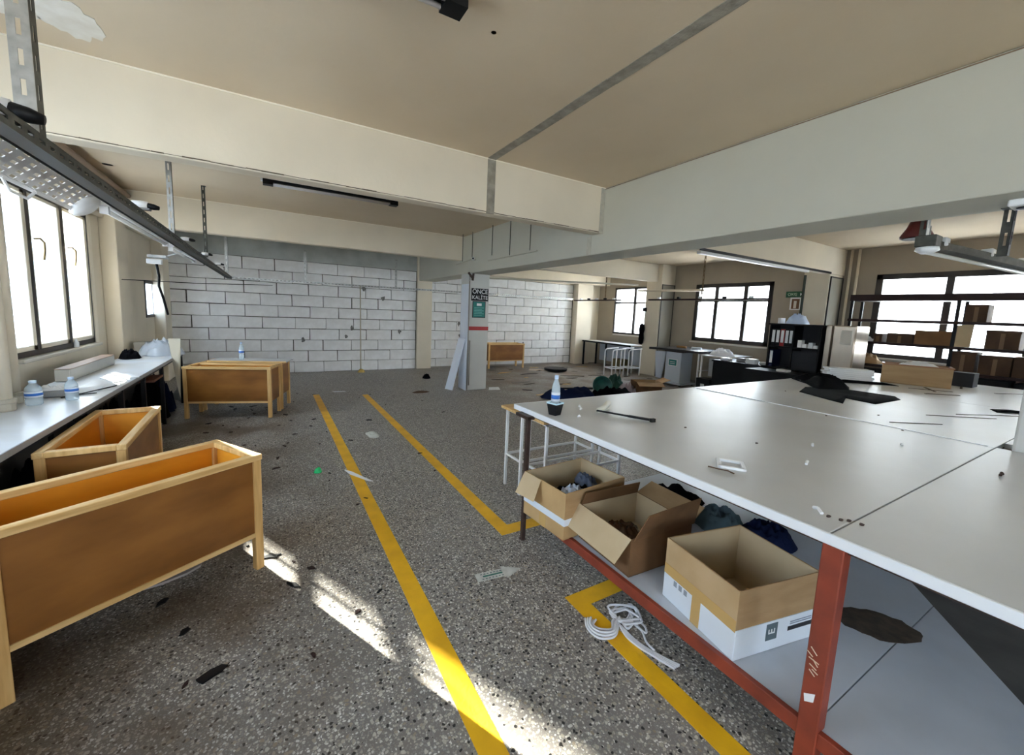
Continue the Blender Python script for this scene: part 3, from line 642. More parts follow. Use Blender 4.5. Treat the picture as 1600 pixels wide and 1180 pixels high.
# plywood display box
wbx = thing('wooden_crate', 'long pale wooden crate standing on the far end of the cutting table', 'crate', (6.42, 1.60, ZT+.001), -1.27)
L_, D_, H_ = .56, .30, .21
ply_p = mat('pale_plywood', (.42, .27, .12), .5, c2=(.34, .20, .08), vscale=3, stretch=(1, 1, 6))
bx(-L_/2, L_/2, -D_/2, -D_/2+.012, 0, H_).build('side_panel', ply_p, wbx); bx(-L_/2, L_/2, D_/2-.012, D_/2, 0, H_).build('side_panel', ply_p, wbx)
for x in (-L_/2, L_/2-.012): bx(x, x+.012, -D_/2+.012, D_/2-.012, 0, H_).build('end_panel', ply_p, wbx)
bx(-L_/2, L_/2, -D_/2, D_/2, 0, .01).build('bottom', ply_p, wbx)
MB().box(-L_/2-.008, L_/2+.008, -D_/2-.008, -D_/2+.018, H_, H_+.014).box(-L_/2-.008, L_/2+.008, D_/2-.018, D_/2+.008, H_, H_+.014).box(-L_/2-.008, -L_/2+.018, -D_/2, D_/2, H_, H_+.014).box(L_/2-.018, L_/2+.008, -D_/2, D_/2, H_, H_+.014).build('rim', mat('reddish_rim', (.30, .13, .05), .5), wbx)
bx(-L_/2+.02, L_/2-.02, -D_/2+.02, D_/2-.02, H_-.03, H_-.015).build('tray_insert', ply_p, wbx)
tag(heap(6.50, 1.60, ZT+H_-.01, .18, .12, .06, 51, rot=-1.2).build('paper_wad', paper, smooth=True), 'crumpled white paper lying on the wooden crate', 'paper')
tag(bx(6.82, 7.02, 1.22, 1.40, ZT, ZT+.16).build('box', darkgrey, bevel=.003), 'small dark box behind the wooden crate on the table', 'box')
# scattered off-cuts, long dark streaks
for i, (x0, y0, x1, y1) in enumerate(((6.2, 1.45, 5.9, 1.30), (5.9, 1.5, 6.1, 1.22), (6.55, 1.25, 6.9, 1.32), (6.5, 1.0, 7.1, .72), (5.6, 1.3, 5.85, 1.12), (3.6, .98, 3.9, .80), (4.2, .95, 4.6, .68), (4.5, .86, 5.0, .6))):
    tag(MB().bar((x0, y0, ZT+.002), (x1, y1, ZT+.002), .02 if i < 5 else .006, .003).build('offcut', brown_d), ['dark offcut lying against the wooden crate', 'dark offcut crossing beside the wooden crate', 'dark offcut behind the wooden crate', 'long dark offcut at the far right of the table', 'dark offcut left of the wooden crate base', 'thin dark sliver nearest the table seam end', 'thin dark sliver in the middle right of the table', 'thin long dark sliver beside the near column'][i], 'offcut', 'dark offcuts on the table')

# ------------------------------------------------------------------ rope on the floor
rp_ = thing('rope', 'tangled white cord lying on the yellow floor line', 'rope', (1.42, 1.2, 0))
def strand(pts, name='strand', r=.0055):
    # catmull-rom
    P = [Vector(p) for p in pts]; out = []
    for i in range(len(P)-1):
        a, b_, c, d = P[max(i-1, 0)], P[i], P[i+1], P[min(i+2, len(P)-1)]
        for k in range(5):
            t = k/5; out.append(.5*((2*b_)+(c-a)*t+(2*a-5*b_+4*c-d)*t*t+(-a+3*b_-3*c+d)*t**3))
    out.append(P[-1]); return MB().tube(out, r, 6).build(name, rope_m, rp_, smooth=True)
r3 = random.Random(11)
for i in range(5):
    o_ = i*.009; z = .007+.006*(i % 3)
    strand([(-.10+o_, .155-o_, z), (-.135+o_, .10, z), (-.125+o_, .03+o_, z), (-.06+o_*.5, .0+o_, z+.004), (.0, .035+o_, z+.006), (.045, .07, z+.004)])
for i in range(6):
    pts = []
    for k in range(7):
        a = k*1.1+i; pts.append((.085+.06*math.cos(a)+r3.uniform(-.03, .03), .07+.055*math.sin(a)+r3.uniform(-.03, .03), .008+.006*r3.random()+.004*i*.6))
    strand(pts)
for i in range(4):
    o_ = i*.007
    strand([(.02, .05+o_, .012), (-.005+o_, -.02, .009), (.0+o_, -.09, .008), (.02+o_, -.15, .007), (.035+o_*1.3, -.20, .007), (.05+o_*1.6, -.245, .008)])
strand([(.10, .06, .010), (.09, -.03, .007), (.055, -.09, .007), (.05, -.14, .008)]); strand([(.12, .04, .010), (.125, -.02, .007), (.095, -.05, .008), (.085, .01, .011)])

# ------------------------------------------------------------------ floor stickers and litter
ar = thing('arrow_sticker', 'white arrow sticker with a green bar on the terrazzo floor', 'sticker', (1.10, 1.86, 0), -.12)
MB().prism([(-.13, -.035), (.04, -.035), (.04, -.055), (.15, 0), (.04, .055), (.04, .035), (-.13, .035)], .0004, .0016).build('arrow', mat('dirty_white_vinyl', (.62, .62, .58), .6, var=.25, vscale=20), ar)
MB().box(-.09, .03, -.006, .006, .0016, .0022).build('green_bar', mat('green_print', (.03, .15, .12), .6), ar)
mk = MB()
for i in range(7): mk.box(-.10+i*.02, -.088+i*.02, .016, .023, .0016, .0022).box(-.10+i*.02, -.09+i*.02, -.025, -.018, .0016, .0022)
mk.build('printed_marks', mat('slate_print', (.10, .14, .16)), ar)
tag(heap(.336, 3.826, 0, .035, .03, .045, 61, n=12).build('green_wrapper', mat('bright_green', (.01, .55, .16), .4), smooth=True), 'bright green plastic wrapper on the floor', 'wrapper')
tag(MB().prism([(.55, 3.78), (.60, 3.72), (.735, 3.42), (.70, 3.44), (.58, 3.66)], .002, .006).build('paper_strip', paper), 'pointed white paper strip lying across the yellow line', 'paper')
tag(heap(1.01, 4.74, 0, .07, .13, .03, 62, n=14).build('rag', mat('grey_white_rag', (.55, .57, .52), .8), smooth=True), 'small pale rag between the two yellow lines', 'rag')
tag(MB().prism([(.90, 7.50), (.93, 7.42), (1.12, 7.40), (1.10, 7.46)], .001, .004).build('paper_strip', paper), 'white paper strip at the far end of the floor lines', 'paper')
tag(heap(2.93, 8.37, 0, .09, .09, .10, 63, n=14).build('black_bag', blackcloth, smooth=True), 'small black bundle on the floor before the block wall', 'bundle')
tag(heap(2.33, 6.95, 0, .16, .08, .025, 64, n=16).build('rag', mat('brown_rag', (.12, .07, .04), .9), smooth=True), 'flat brown rag on the floor left of the pillar', 'rag')
sh = thing('shoe_sole', 'grey curved shoe sole shaped strip on the floor by the big bin', 'scrap', (-.50, 2.62, 0), .35)
MB().prism([(-.14, -.015), (-.05, -.035), (.06, -.03), (.13, .0), (.15, .05), (.13, .07), (.10, .03), (.03, -.002), (-.06, -.008), (-.13, .005)], 0, .012).build('strip', mat('grey_foam', (.42, .36, .33), .8), sh)
MB().prism([(-.06, .0), (.02, .005), (.08, .05), (.0, .04)], 0, .02).build('lining', blackm, sh)
for i in range(80):
    x = rnd.uniform(-.7, 2.2)
    y = rnd.uniform(1.5, 7.5)
    if i < 55: x = rnd.uniform(-.7, .6)
    if x > 1.35 and y < 2.4: continue
    a = rnd.uniform(0, 3.14); l = rnd.uniform(.010, .030) if i % 6 else rnd.uniform(.03, .055)
    o = MB().prism(blob(x, y, l, l*rnd.uniform(.3, .6), 9, i, .45, a), .0005, .006).build('litter_scrap', brown_d if i % 3 else blackm)
    tag(o, 'small dark scraps of litter on the terrazzo floor', 'litter', 'dark litter on the floor')
# grey-brown rubbish on far floor at right
for i in range(60):
    x = rnd.uniform(4.0, 8.2); y = rnd.uniform(5.2, 9.3); a = rnd.uniform(-.6, .3); l = rnd.uniform(.05, .28)
    o = MB().prism(blob(x, y, l, rnd.uniform(.012, .05), 8, i+300, .3, a), .0005, .008).build('floor_rubbish', (brown_d, pine_h, mat('grey_rag', (.25, .23, .21), .9), dirt_m)[i % 4])
    tag(o, 'flat strips of rubbish on the far floor beyond the pillar', 'litter', 'rubbish on the far floor')

# ------------------------------------------------------------------ wooden bins (troughs)
def trough(loc, rz, L, W, label, H=.67, zb=.21, lean=0, bright=True, slats=False, inside=None):
    t = thing('wooden_bin', label, 'bin', loc, rz, group='wooden sorting bins')
    P = .042
    for (x, y) in ((0, 0), (L-P, 0), (0, W-P), (L-P, W-P)):
        l = MB(); l.add([(x+.006*(z == 0)*0, y, z) for z in (0,) for _ in ()], []) ; l.box(x, x+P, y, y+P, 0, H-.03).build('leg', pine, t, bevel=.003)
    for y in (-.004, W-P+.004): bx(-.004, L+.004, y, y+P, H-.032, H).build('rim_rail', pine_h, t, bevel=.003)
    for x in (-.004, L-P+.004): bx(x, x+P, P-.004, W-P+.004, H-.032, H-.001).build('rim_rail', pine, t, bevel=.003)
    for y in (.012, W-.016): bx(P, L-P, y, y+.006, zb, H-.032).build('side_panel', ply, t)
    for x in (.012, L-.018): bx(x, x+.006, P, W-P, zb, H-.032).build('end_panel', ply, t)
    for y in (.019, W-.0222): bx(P, L-P, y, y+.003, zb+.02, H-.033).build('lining', ply_in, t)
    for x in (.019, L-.0222): bx(x, x+.003, P, W-P, zb+.02, H-.033).build('lining', ply_in, t)
    bx(.02, L-.02, .02, W-.02, zb, zb+.012).build('bottom', ply, t)
    bx(P, L-P, .005, .012, zb-.012, zb+.012).build('bottom_rail', pine_h, t)
    for y in (W-.03,): bx(P, L-P, y, y+.02, zb-.03, zb-.0).build('bottom_rail', pine_h, t)
    return t
ang = math.atan2(.505, .80)
# near big bin: right-front corner (-.053,2.52)
L1 = .97; ca, sa = math.cos(ang), math.sin(ang)
trough((-.065-L1*ca, 2.51-L1*sa, 0), ang, L1, .44, 'long wooden bin with orange plywood lining, nearest one in the left foreground')
trough((-.715, 2.90, 0), R90+.03, .98, .355, 'wooden bin standing end-on beside the white bench, behind the nearest bin', H=.69)
a2 = math.atan2(-.30, .955)
tc_ = trough((-.975, 6.27, 0), a2, 1.0, .40, 'wooden bin with dark plywood sides, front one of the far pair')
trough((-.84, 6.70, 0), a2+.02, 1.0, .40, 'wooden bin topped with a white board, back one of the far pair')
bt = thing('white_board', 'white board lying across the back one of the far wooden bins', 'board', (-.78, 6.62, .672), a2)
bx(0, .98, .06, .40, 0, .018).build('panel', whitelam, bt, bevel=.002)
MB().box(-.0, .98, .052, .06, -.001, .019).build('edge_band', pine_h, bt)
bottle((-.37, 6.72, .692), 'clear plastic bottle standing on the white board over the far bins', r=.032, h=.24)
tag(quadslab([(-1.04, 6.72, .98), (-1.17, 6.72, .98), (-1.035, 6.30, .45), (-.99, 6.20, .28)], .008).build('card_strip', mat('beige_card_strip', (.50, .47, .38), .8)), 'long beige card strip leaning between the bench and the far bin', 'card')

# ------------------------------------------------------------------ left bench
bn = thing('work_bench', 'long white laminate bench under the left windows', 'bench', (-1.37, 4, 0))
def bp_(mb, name, m, **k): return part(mb, name, m, bn, **k)
bench_m = mat('bench_laminate', (.72, .76, .82), .3, c2=(.62, .62, .60), vscale=2.2)
for (y0, y1) in ((-.5, 1.9), (1.903, 4.3), (4.303, 7.4)): bp_(bx(-1.632, -1.105, y0, y1, .722, .75), 'top', bench_m, bevel=.002)
bp_(bx(-1.105, -1.098, -.5, 7.4, .718, .751), 'edge_band', mat('grey_edge', (.30, .30, .31), .5))
for y in (.2, 1.9, 3.6, 4.6, 5.3, 6.1, 7.3):
    for x in (-1.14, -1.58): bp_(bx(x-.018, x+.018, y-.018, y+.018, 0, .722), 'leg', blackm)
bp_(MB().box(-1.16, -1.13, -.5, 7.4, .68, .722).box(-1.6, -1.57, -.5, 7.4, .68, .722), 'frame_rail', blackm)
for y in (4.6, 6.1): bp_(bx(-1.58, -1.14, y-.012, y+.012, .15, .18), 'stretcher', blackm)
bp_(bx(-1.615, -1.60, -.5, 7.4, .02, .70), 'back_panel', mat('dark_back_panel', (.03, .026, .022), .8))  # dark sheet added to stand in for the shade under the bench
# dark clutter below bench, extra bundles added to deepen the dark there
cl = [(-1.38, 3.9, .20, .40, .42, 'black bundle under the bench behind the second bin'), (-1.33, 6.35, .18, .28, .55, 'black sack under the bench right beside the far bins'), (-1.36, 5.35, .2, .2, .5, 'black bundle under the bench in front of the small shelf'), ( -1.42, 4.95, .22, .18, .45, 'dark brown bundle stacked under the bench by the second bin'), (-1.30, 5.75, .14, .2, .42, 'black bundle under the bench beside the far bin'), (-1.35, 6.9, .2, .25, .5, 'black bundle at the far end under the bench')]
for i, (x, y, rx, ry, h, lab) in enumerate(cl): tag(heap(x, y, 0, rx, ry, h, 70+i, n=20).build('bundle', (blackcloth, blackcloth, blackcloth, brown_d, blackcloth, navycloth)[i], smooth=True), lab, 'bundle')
tag(bx(-1.40, -1.10, 5.55, 5.95, .60, .625).build('small_shelf', mat('dark_red_wood', (.20, .07, .035), .5), bevel=.003), 'small reddish wooden shelf below the bench top edge', 'shelf')
# radiator style duct box on the bench
db = thing('cable_duct', 'grey steel duct box lying along the back of the bench', 'duct', (-1.57, 4.86, .751), .0)
bx(-.05, .05, 0, 1.15, 0, .105).build('body', mat('grey_duct', (.50, .49, .45), .5, var=.1), db, bevel=.006)
bx(-.045, .045, -.012, 0, .005, .10).build('end_cap', mat('grey_duct_light', (.62, .60, .54), .5), db); bx(-.052, .052, 0, 1.15, .105, .110).build('lid', mat('brown_lid', (.30, .20, .14), .5), db)
bottle((-1.40, 3.88, .751), 'clear water bottle on the bench, left of the grey tray', r=.042, h=.165)
bottle((-1.25, 3.99, .751), 'clear water bottle on the bench, right of the grey tray', r=.035, h=.165)
tr = thing('grey_tray', 'grey tray heaped with white scraps between the two bench bottles', 'tray', (-1.42, 4.18, .751), .2)
quad = MB().box(-.10, .10, -.07, .07, 0, .008).box(-.10, -.094, -.07, .07, 0, .05).box(.094, .10, -.07, .07, 0, .05).box(-.1, .1, -.07, -.064, 0, .05).box(-.1, .1, .064, .07, 0, .05); quad.build('body', mat('grey_plastic', (.25, .25, .25), .5), tr)
heap(0, 0, .03, .085, .055, .05, 81).build('scraps', paper, tr, smooth=True)['kind'] = 'stuff'
tag(MB().lathe([(.02, 0), (.022, .01), (.022, .05), (.010, .07), (.010, .085)], 12, (0, 0, 0)).build('small_bottle', whiteplastic, smooth=True), 'small white bottle on the left window sill', 'bottle').location = (-1.77, 5.86, .956)
for i, (x, y, a, lab) in enumerate(((-1.32, 4.36, .1, 'white sheet on the bench next to the right bottle'), (-1.26, 4.86, .55, 'white label card on the bench, nearer one'), (-1.19, 5.06, .5, 'white label card on the bench, farther one'))):
    m_ = Matrix.Translation((x, y, 0)) @ Matrix.Rotation(a, 4, 'Z'); sx_, sy_ = ((.11, .13), (.035, .15), (.035, .15))[i]
    tag(bx(-sx_, sx_, -sy_, sy_, .751, .755+.002*i).xform(m_).build('sheet', paper), lab, 'paper')
tag(MB().tube([(-1.33, 4.06, .757), (-1.25, 4.22, .757), (-1.21, 4.32, .757), (-1.14, 4.50, .757)], .005, 6).bar((-1.31, 4.12, .756), (-1.18, 4.20, .756), .01, .006).build('cable_offcut', blackm), 'black cable offcut on the bench beside the white sheet', 'cable')
tag(heap(-1.30, 7.0, .751, .24, .26, .22, 85).build('plastic_bag', mat('pale_blue_bag', (.50, .56, .64), .3), smooth=True), 'crumpled pale blue plastic bag at the far end of the bench', 'plastic bag')
tag(heap(-1.02, 7.6, .45, .28, .24, .35, 86).build('plastic_bag', mat('grey_bag', (.32, .34, .36), .3), smooth=True), 'grey plastic bag bulging behind the far bins', 'plastic bag').location.z = .0
tag(heap(-1.52, 6.55, .751, .10, .12, .12, 87).build('black_pouch', blackcloth, smooth=True), 'small black pouch on the bench by the column foot', 'pouch')
tag(bx(-1.60, -1.40, 7.1, 7.35, .751, .90).build('small_carton', mat('grey_card', (.45, .43, .38), .8), bevel=.003), 'small grey carton on the far end of the bench', 'box')
# pipes at the left edge
for i, (x, y, r, lab) in enumerate(((-1.52, 3.97, .030, 'cream vertical heating pipe nearest the left window'), (-1.47, 3.72, .036, 'cream vertical heating pipe at the left edge of the view'))):
    t = thing('heating_pipe', lab, 'pipe', (x, y, .751), group='cream heating pipes')
    MB().tube([(0, 0, .06), (0, 0, 1.68)], r, 14).build('pipe', pipe_m, t, smooth=True)
    MB().lathe([(r*1.15, 0), (r*1.3, .01), (r*1.3, .05), (r*1.45, .055), (r*1.45, .075), (r*1.05, .08)], 14).build('collar', mat('dirty_pipe_collar', (.42, .38, .30), .6), t, smooth=False)
hp = thing('heating_pipe', 'cream horizontal pipe above the left window', 'pipe', (-1.74, 5.0, 2.46))
MB().tube([(0, -1.6, 0), (0, 1.75, 0)], .032, 12).build('pipe', pipe_m, hp, smooth=True)
tag(bx(-1.64, -1.60, 6.85, 7.34, .751, .80).build('column_foot', plaster), 'cream moulded foot of the left column on the bench', 'trim')
# overhead pipes at beam level, upper left
for i, (x, z, r) in enumerate(((-1.56, 2.80, .028), (-1.60, 2.72, .022))):
    t = thing('ceiling_pipe', ('thicker brownish ceiling pipe along the left wall', 'thinner brownish ceiling pipe along the left wall')[i], 'pipe', (x, 5, z))
    MB().tube([(0, -1.4, 0), (0, 2.15, 0)], r, 10).build('pipe', mat('brown_pipe', (.32, .23, .16), .5), t, smooth=True)
tag(MB().lathe([(.045, -.03), (.06, -.018), (.06, 0)], 16).build('smoke_detector', whiteplastic, smooth=False), 'white round detector on the ceiling near the left wall', 'detector').location = (-1.46, 6.0, ZC)

# ------------------------------------------------------------------ slotted steel strips
def slotted(p, q, wdt, thick, pitch, name, m, parent, side, slot=.55):
    # flat strip p->q with real slots; side = unit vector across the strip
    p, q, s_ = Vector(p), Vector(q), Vector(side).normalized(); d = (q-p); Ln = d.length; d.normalize(); nn = d.cross(s_).normalized()
    b = MB(); n = max(2, int(Ln/pitch))
    def slab(a, c, u0, u1):
        v = [p+d*x+s_*u+nn*k for x in (a, c) for u in (u0, u1) for k in (0, thick)]
        b.add(v, [(0, 1, 3, 2), (4, 6, 7, 5), (0, 4, 5, 1), (2, 3, 7, 6), (0, 2, 6, 4), (1, 5, 7, 3)])
    slab(0, Ln, 0, wdt*.38); slab(0, Ln, wdt*.62, wdt)
    for i in range(n):
        a = Ln*i/n; slab(a, a+Ln/n*(1-slot), wdt*.38, wdt*.62)
    return b.build(name, m, parent)
XA = -.68
rail = thing('cable_tray', 'long dark slotted steel cable tray hanging along the left side', 'cable tray', (XA, 2, 2.0))
for (y0, y1, z0, z1) in ((-1.5, 9.68, .045, -.015),):
    slotted((-.035, y0, z0), (-.035, y1, z1), .05, .003, .075, 'side_strip', metal_d, rail, (0, 0, -1))
    slotted((.035, y0, z0), (.035, y1, z1), .05, .003, .075, 'side_strip', metal_d, rail, (0, 0, -1))
    slotted((-.035, y0, z0), (-.035, y1, z1), .07, .002, .06, 'top_strip', metal_d, rail, (1, 0, 0))
    MB().bar((0, y0, z0-.04), (0, y1, z1-.04), .055, .012).build('cable_bundle', mat('grey_cables', (.05, .05, .045), .6), rail)
    rail.location = (XA, 0, 2.0)
hang_labels = ['wide slotted steel hanger at the upper left corner', 'slotted steel hanger below the near beam on the left', 'narrow slotted steel hanger in front of the far beam', 'short slotted hanger from the far beam to the tray corner']
def hanger(x, y, z0, z1, wd, label, m1=metal, m2=metal_d, grp='slotted steel hangers of the cable trays'):
    t = thing('slotted_hanger', label, 'hanger', (x, y, z0), group=grp)
    slotted((0, 0, 0), (0, 0, z1-z0), wd, .003, .09, 'web', m1, t, (-1, 0, 0)); slotted((0, 0, 0), (0, 0, z1-z0), wd*.9, .003, .09, 'flange', m2, t, (0, 1, 0))
    bx(-wd, .01, -.004, .05, z1-z0-.004, z1-z0).build('foot_plate', m2, t); return t
hanger(XA+.0, 2.10, 2.03, ZC, .055, hang_labels[0])
hanger(XA+.0, 4.39, 2.03, ZC, .036, hang_labels[1])
hanger(XA+.02, 6.29, 2.03, ZC, .036, hang_labels[2], m1=metal_d)
hanger(XA+.05, 8.7, 1.99, ZC, .04, hang_labels[3])
# back tray across the block wall
bt2 = thing('cable_tray', 'slotted steel cable tray running across in front of the block wall', 'cable tray', (0, 9.70, 1.965))
slotted((-.69, -.02, .02), (3.9, -.02, .03), .04, .003, .07, 'side_strip', metal, bt2, (0, 0, -1))
slotted((3.9, -.02, .03), (8.0, -.02, .04), .04, .003, .07, 'side_strip', metal, bt2, (0, 0, -1))
MB().bar((-.69, 0, 0), (8.0, 0, .02), .03, .014).build('channel', metal_d, bt2)
MB().bar((1.6, 0, -.005), (3.15, 0, .0), .035, .02).build('channel', rust, bt2)
for i, (x, lab) in enumerate(((.68, 'slotted hanger on the block wall, left one'), (2.61, 'slotted hanger on the block wall beside the wall column'), (4.45, 'black slotted hanger right of the pillar'))):
    hanger(x, 9.66, 1.98, 2.42+.2*(i < 2), .045, lab, m1=(metal, metal, rust)[i])
tag(MB().tube([(1.78, 9.62, .02), (1.78, 9.66, 1.96)], .012, 8).build('conduit', mat('cream_conduit', (.50, .44, .33), .6), smooth=True), 'thin vertical conduit standing in front of the block wall', 'conduit')
tag(heap(1.78, 9.55, 0, .08, .06, .08, 90, n=14).build('foam_lump', mat('yellow_foam', (.60, .42, .12), .8), smooth=True), 'yellowish lump at the foot of the wall conduit', 'lump')
# plugs on left tray
def plug(loc, rz, label, s=1):
    t = thing('industrial_plug', label, 'plug', loc, rz, group='plugs on the left cable tray')
    MB().tube([(-.05*s, 0, .03*s), (-.01*s, 0, .03*s), (.03*s, 0, .028*s)], [.022*s, .026*s, .024*s], 12).build('body', whiteplastic, t, smooth=True)
    MB().tube([(.03*s, 0, .028*s), (.06*s, 0, .024*s), (.085*s, 0, .02*s)], [.019*s, .018*s, .012*s], 10).build('grip', blackm, t, smooth=True)
    MB().box(-.04*s, .04*s, -.02*s, .02*s, 0, .012*s).build('base', mat('grey_plastic', (.25, .25, .25)), t); return t
plug((XA, 3.40, 2.045), -.1, 'white plug with black grip on the tray, second from the viewer', 1)
plug((XA+.02, 4.80, 2.03), -.2, 'plug on the tray just past the second hanger', .8)
plug((XA+.02, 6.1, 2.03), .2, 'plug on the tray near the third hanger', .8)
plug((XA+.03, 7.4, 2.02), .1, 'plug on the tray at its far end', .8)
plug((XA-.07, 2.0, 2.045), .05, 'large plug beside the wide hanger at the left edge', 1.35)

# fluorescent lamps below left tray
def lamp(loc, rz, L, label, perf=False, tilt=.35):
    t = thing('fluorescent_lamp', label, 'lamp', loc, rz, group='fluorescent lamps under the left tray')
    m_ = Matrix.Rotation(tilt, 4, 'Y')
    if perf:
        b = MB(); n = 16; W = .13
        for i in range(n):                       # perforated reflector: cross slats and ribs leave true holes
            y0 = i*L/n; b.box(-W/2, W/2, y0, y0+L/n*.55, 0, .003)
        for k in range(6): x = -W/2+k*W/5; b.box(x-.007, x+.007, 0, L, 0, .003)
        b.xform(m_).build('reflector', whitemetal, t)
        MB().box(-W/2-.012, -W/2+.004, 0, L, -.006, .008).xform(m_).build('reflector_edge', whitemetal, t)
        MB().tube([(-W/2-.004, .50*L, -.01), (-W/2-.03, .53*L, -.04), (-W/2-.03, .62*L, -.045), (-W/2-.004, .68*L, -.01)], .006, 6).xform(m_).build('handle_wire', whitemetal, t)
        MB().lathe([(.075, 0), (.07, -.02), (.045, -.035)], 20, (-.02, L-.02, 0)).xform(m_).build('end_dish', whiteplastic, t, smooth=True)
    else:
        b = MB().box(-.03, .03, 0, L, .02, .055); b.build('housing', whitemetal, t, bevel=.004)
        MB().tube([(0, .03, .0), (0, L-.03, .0)], .014, 10).build('tube', tube_m, t, smooth=True)
        for y in (.0, L-.03): bx(-.018, .018, y, y+.03, -.02, .02).build('lamp_holder', whiteplastic, t)
    return t
lamp((-.82, 1.62, 1.985), 0, 1.40, 'white perforated lamp reflector hanging in the upper left corner', True, tilt=-.75)
lamp((-.77, 3.05, 1.965), 0, 1.5, 'long white lamp strip under the left tray, nearer one')
lamp((-.77, 4.75, 1.95), 0, 1.3, 'long white lamp strip under the left tray, farther one')
# under-tray hanging plug cluster by the column
ck = thing('socket_cluster', 'hanging cluster of white sockets and a dark cable by the left column', 'socket', (-.95, 5.15, 1.84))
MB().box(-.06, .08, -.04, .1, .05, .075).bar((.05, .03, .06), (.235, .03, .15), .012, .012).build('bracket', metal, ck); bx(-.07, .04, -.03, .05, -.01, .035).build('socket', whiteplastic, ck, bevel=.004)
MB().tube([(0, 0, 0), (.01, .02, -.12), (.0, .05, -.22), (.02, .1, -.34), (.03, .2, -.5)], .011, 8).build('cable', blackm, ck, smooth=True)
tag(MB().tube([(-1.62, 6.9, 1.72), (-1.0, 8.6, 1.78), (-.3, 9.6, 1.85), (.05, 9.65, 1.86)], .006, 6).build('cable', blackm), 'thin cable stretched from the left column to the block wall', 'cable')

# black batten lamps on ceiling
def batten(loc, rz, L, label, drop=.05):
    t = thing('ceiling_lamp', label, 'lamp', loc, rz, group='black batten lamps on the ceiling')
    bx(0, L, -.05, .05, -.045, 0).build('body', blackm, t, bevel=.003)
    for y in (-.028, .028): MB().tube([(.09, y, -.062), (L-.09, y, -.062)], .011, 8).build('tube', mat('lamp_tube_off', (.60, .56, .56), .3), t, smooth=True)
    for x in (.0, L-.10): bx(x, x+.10, -.048, .048, -.075, -.045).build('end_holder', blackm, t)
    bx(-.02, 0, -.03, .03, -.04, -.005).build('end_plate', whiteplastic, t); return t
batten((-.04, 5.42, ZC), 0, 1.5, 'black batten lamp on the ceiling beyond the near beam')
batten((-.60, 1.82, ZC), 0, 1.38, 'black batten lamp cut by the top edge of the picture')
lx = batten((5.3, 5.35, ZC), R90*.98, 1.4, 'black batten lamp on the ceiling before the right windows')
tag(MB().lathe([(.014, -.03), (.02, -.012), (.02, 0)], 10).build('ceiling_hook', blackm), 'small dark hook on the ceiling', 'hook').location = (1.0, 1.95, ZC)

# ------------------------------------------------------------------ pillar furniture
YP = 6.85
s1 = thing('sign_board', 'black sign with white lettering on the pillar', 'sign', (3.41, YP-.001, 1.81))
bx(-.175, .175, -.012, 0, -.115, .115).build('panel', blackm, s1, bevel=.002)
text('ÖNCE', .115, paper, s1, (0, -.013, .055), (R90, 0, 0)); text('KALİTE', .098, paper, s1, (0, -.013, -.055), (R90, 0, 0))
s2 = thing('notice_board', 'teal notice with pale lines under the black sign on the pillar', 'sign', (3.40, YP-.001, 1.535))
bx(-.135, .135, -.008, 0, -.155, .155).build('panel', darkgrey, s2); bx(-.122, .122, -.010, -.008, -.142, .142).build('print', teal, s2)
MB().box(-.05, .05, -.011, -.010, .07, .115).build('emblem', paper, s2)
for k in range(6): bx(-.10, .10-(k % 2)*.04, -.0112, -.010, .03-k*.028, .038-k*.028).build('printed_line', mat('pale_teal', (.20, .55, .50), .5), s2)
tag(bx(3.198, 3.612, YP-.003, YP, 1.145, 1.215).build('red_band', redprint), 'red tape band around the pillar', 'tape')
nm = thing('painted_number', 'dark painted number on the left side of the pillar', 'lettering', (3.199, 7.04, 1.78))
text('2', .15, mat('faded_print', (.35, .36, .36), .8), nm, (-.002, 0, .10), (R90, 0, -R90)); text('H', .13, mat('grey_plastic', (.25, .25, .25)), nm, (-.002, 0, -.06), (R90, 0, -R90))
tag(MB().bar((3.15, 6.82, 2.20), (3.24, 6.82, 2.10), .03, .03).bar((3.26, 6.82, 2.24), (3.24, 6.82, 2.06), .03, .03).build('pipe_stub', rust), 'dark bracket stub at the top of the pillar', 'bracket')
tag(MB().tube([(3.19, 6.84, .02), (3.19, 6.84, 2.05)], .011, 8).tube([(3.225, 6.835, .1), (3.225, 6.835, .95)], .014, 8).build('conduit', mat('grey_conduit', (.30, .28, .25), .6), smooth=True), 'grey conduit running down the corner of the pillar', 'conduit')
tag(MB().tube([(3.18, 3.9, 2.86), (3.18, 6.9, 2.86)][0:0] or [(3.19, 6.845, 2.05), (3.19, 6.845, 2.19)], .011, 8).build('conduit', metal, smooth=True), 'short conduit end under the beam at the pillar', 'conduit')
lb = thing('laminate_board', 'tall white laminate panel leaning against the pillar', 'panel', (0, 0, 0))
lb_geo = quadslab([(2.86, 7.12, .0), (2.93, 6.93, .0), (3.165, 6.93, .97), (3.13, 7.14, .98)], -.02)
xs, ys, zs = zip(*lb_geo.v); lb.location = (2.9, 7.02, 0)
part(lb_geo, 'panel', mat('bluish_white_laminate', (.74, .80, .90), .35), lb, bevel=.003)
tag(quadslab([(3.16, 6.82, .0), (3.175, 7.2, 0), (3.19, 7.2, 2.0), (3.19, 6.86, 2.0)], .004).build('white_sheet', mat('bluish_white_laminate', (.74, .80, .90))), 'narrow bluish white sheet fixed to the left face of the pillar', 'sheet')
tag(MB().prism([(3.62, 6.75), (3.85, 6.70), (3.95, 6.95), (3.75, 6.98)], 0, .004).build('paper_strip', paper), 'white paper on the floor right of the pillar', 'paper')
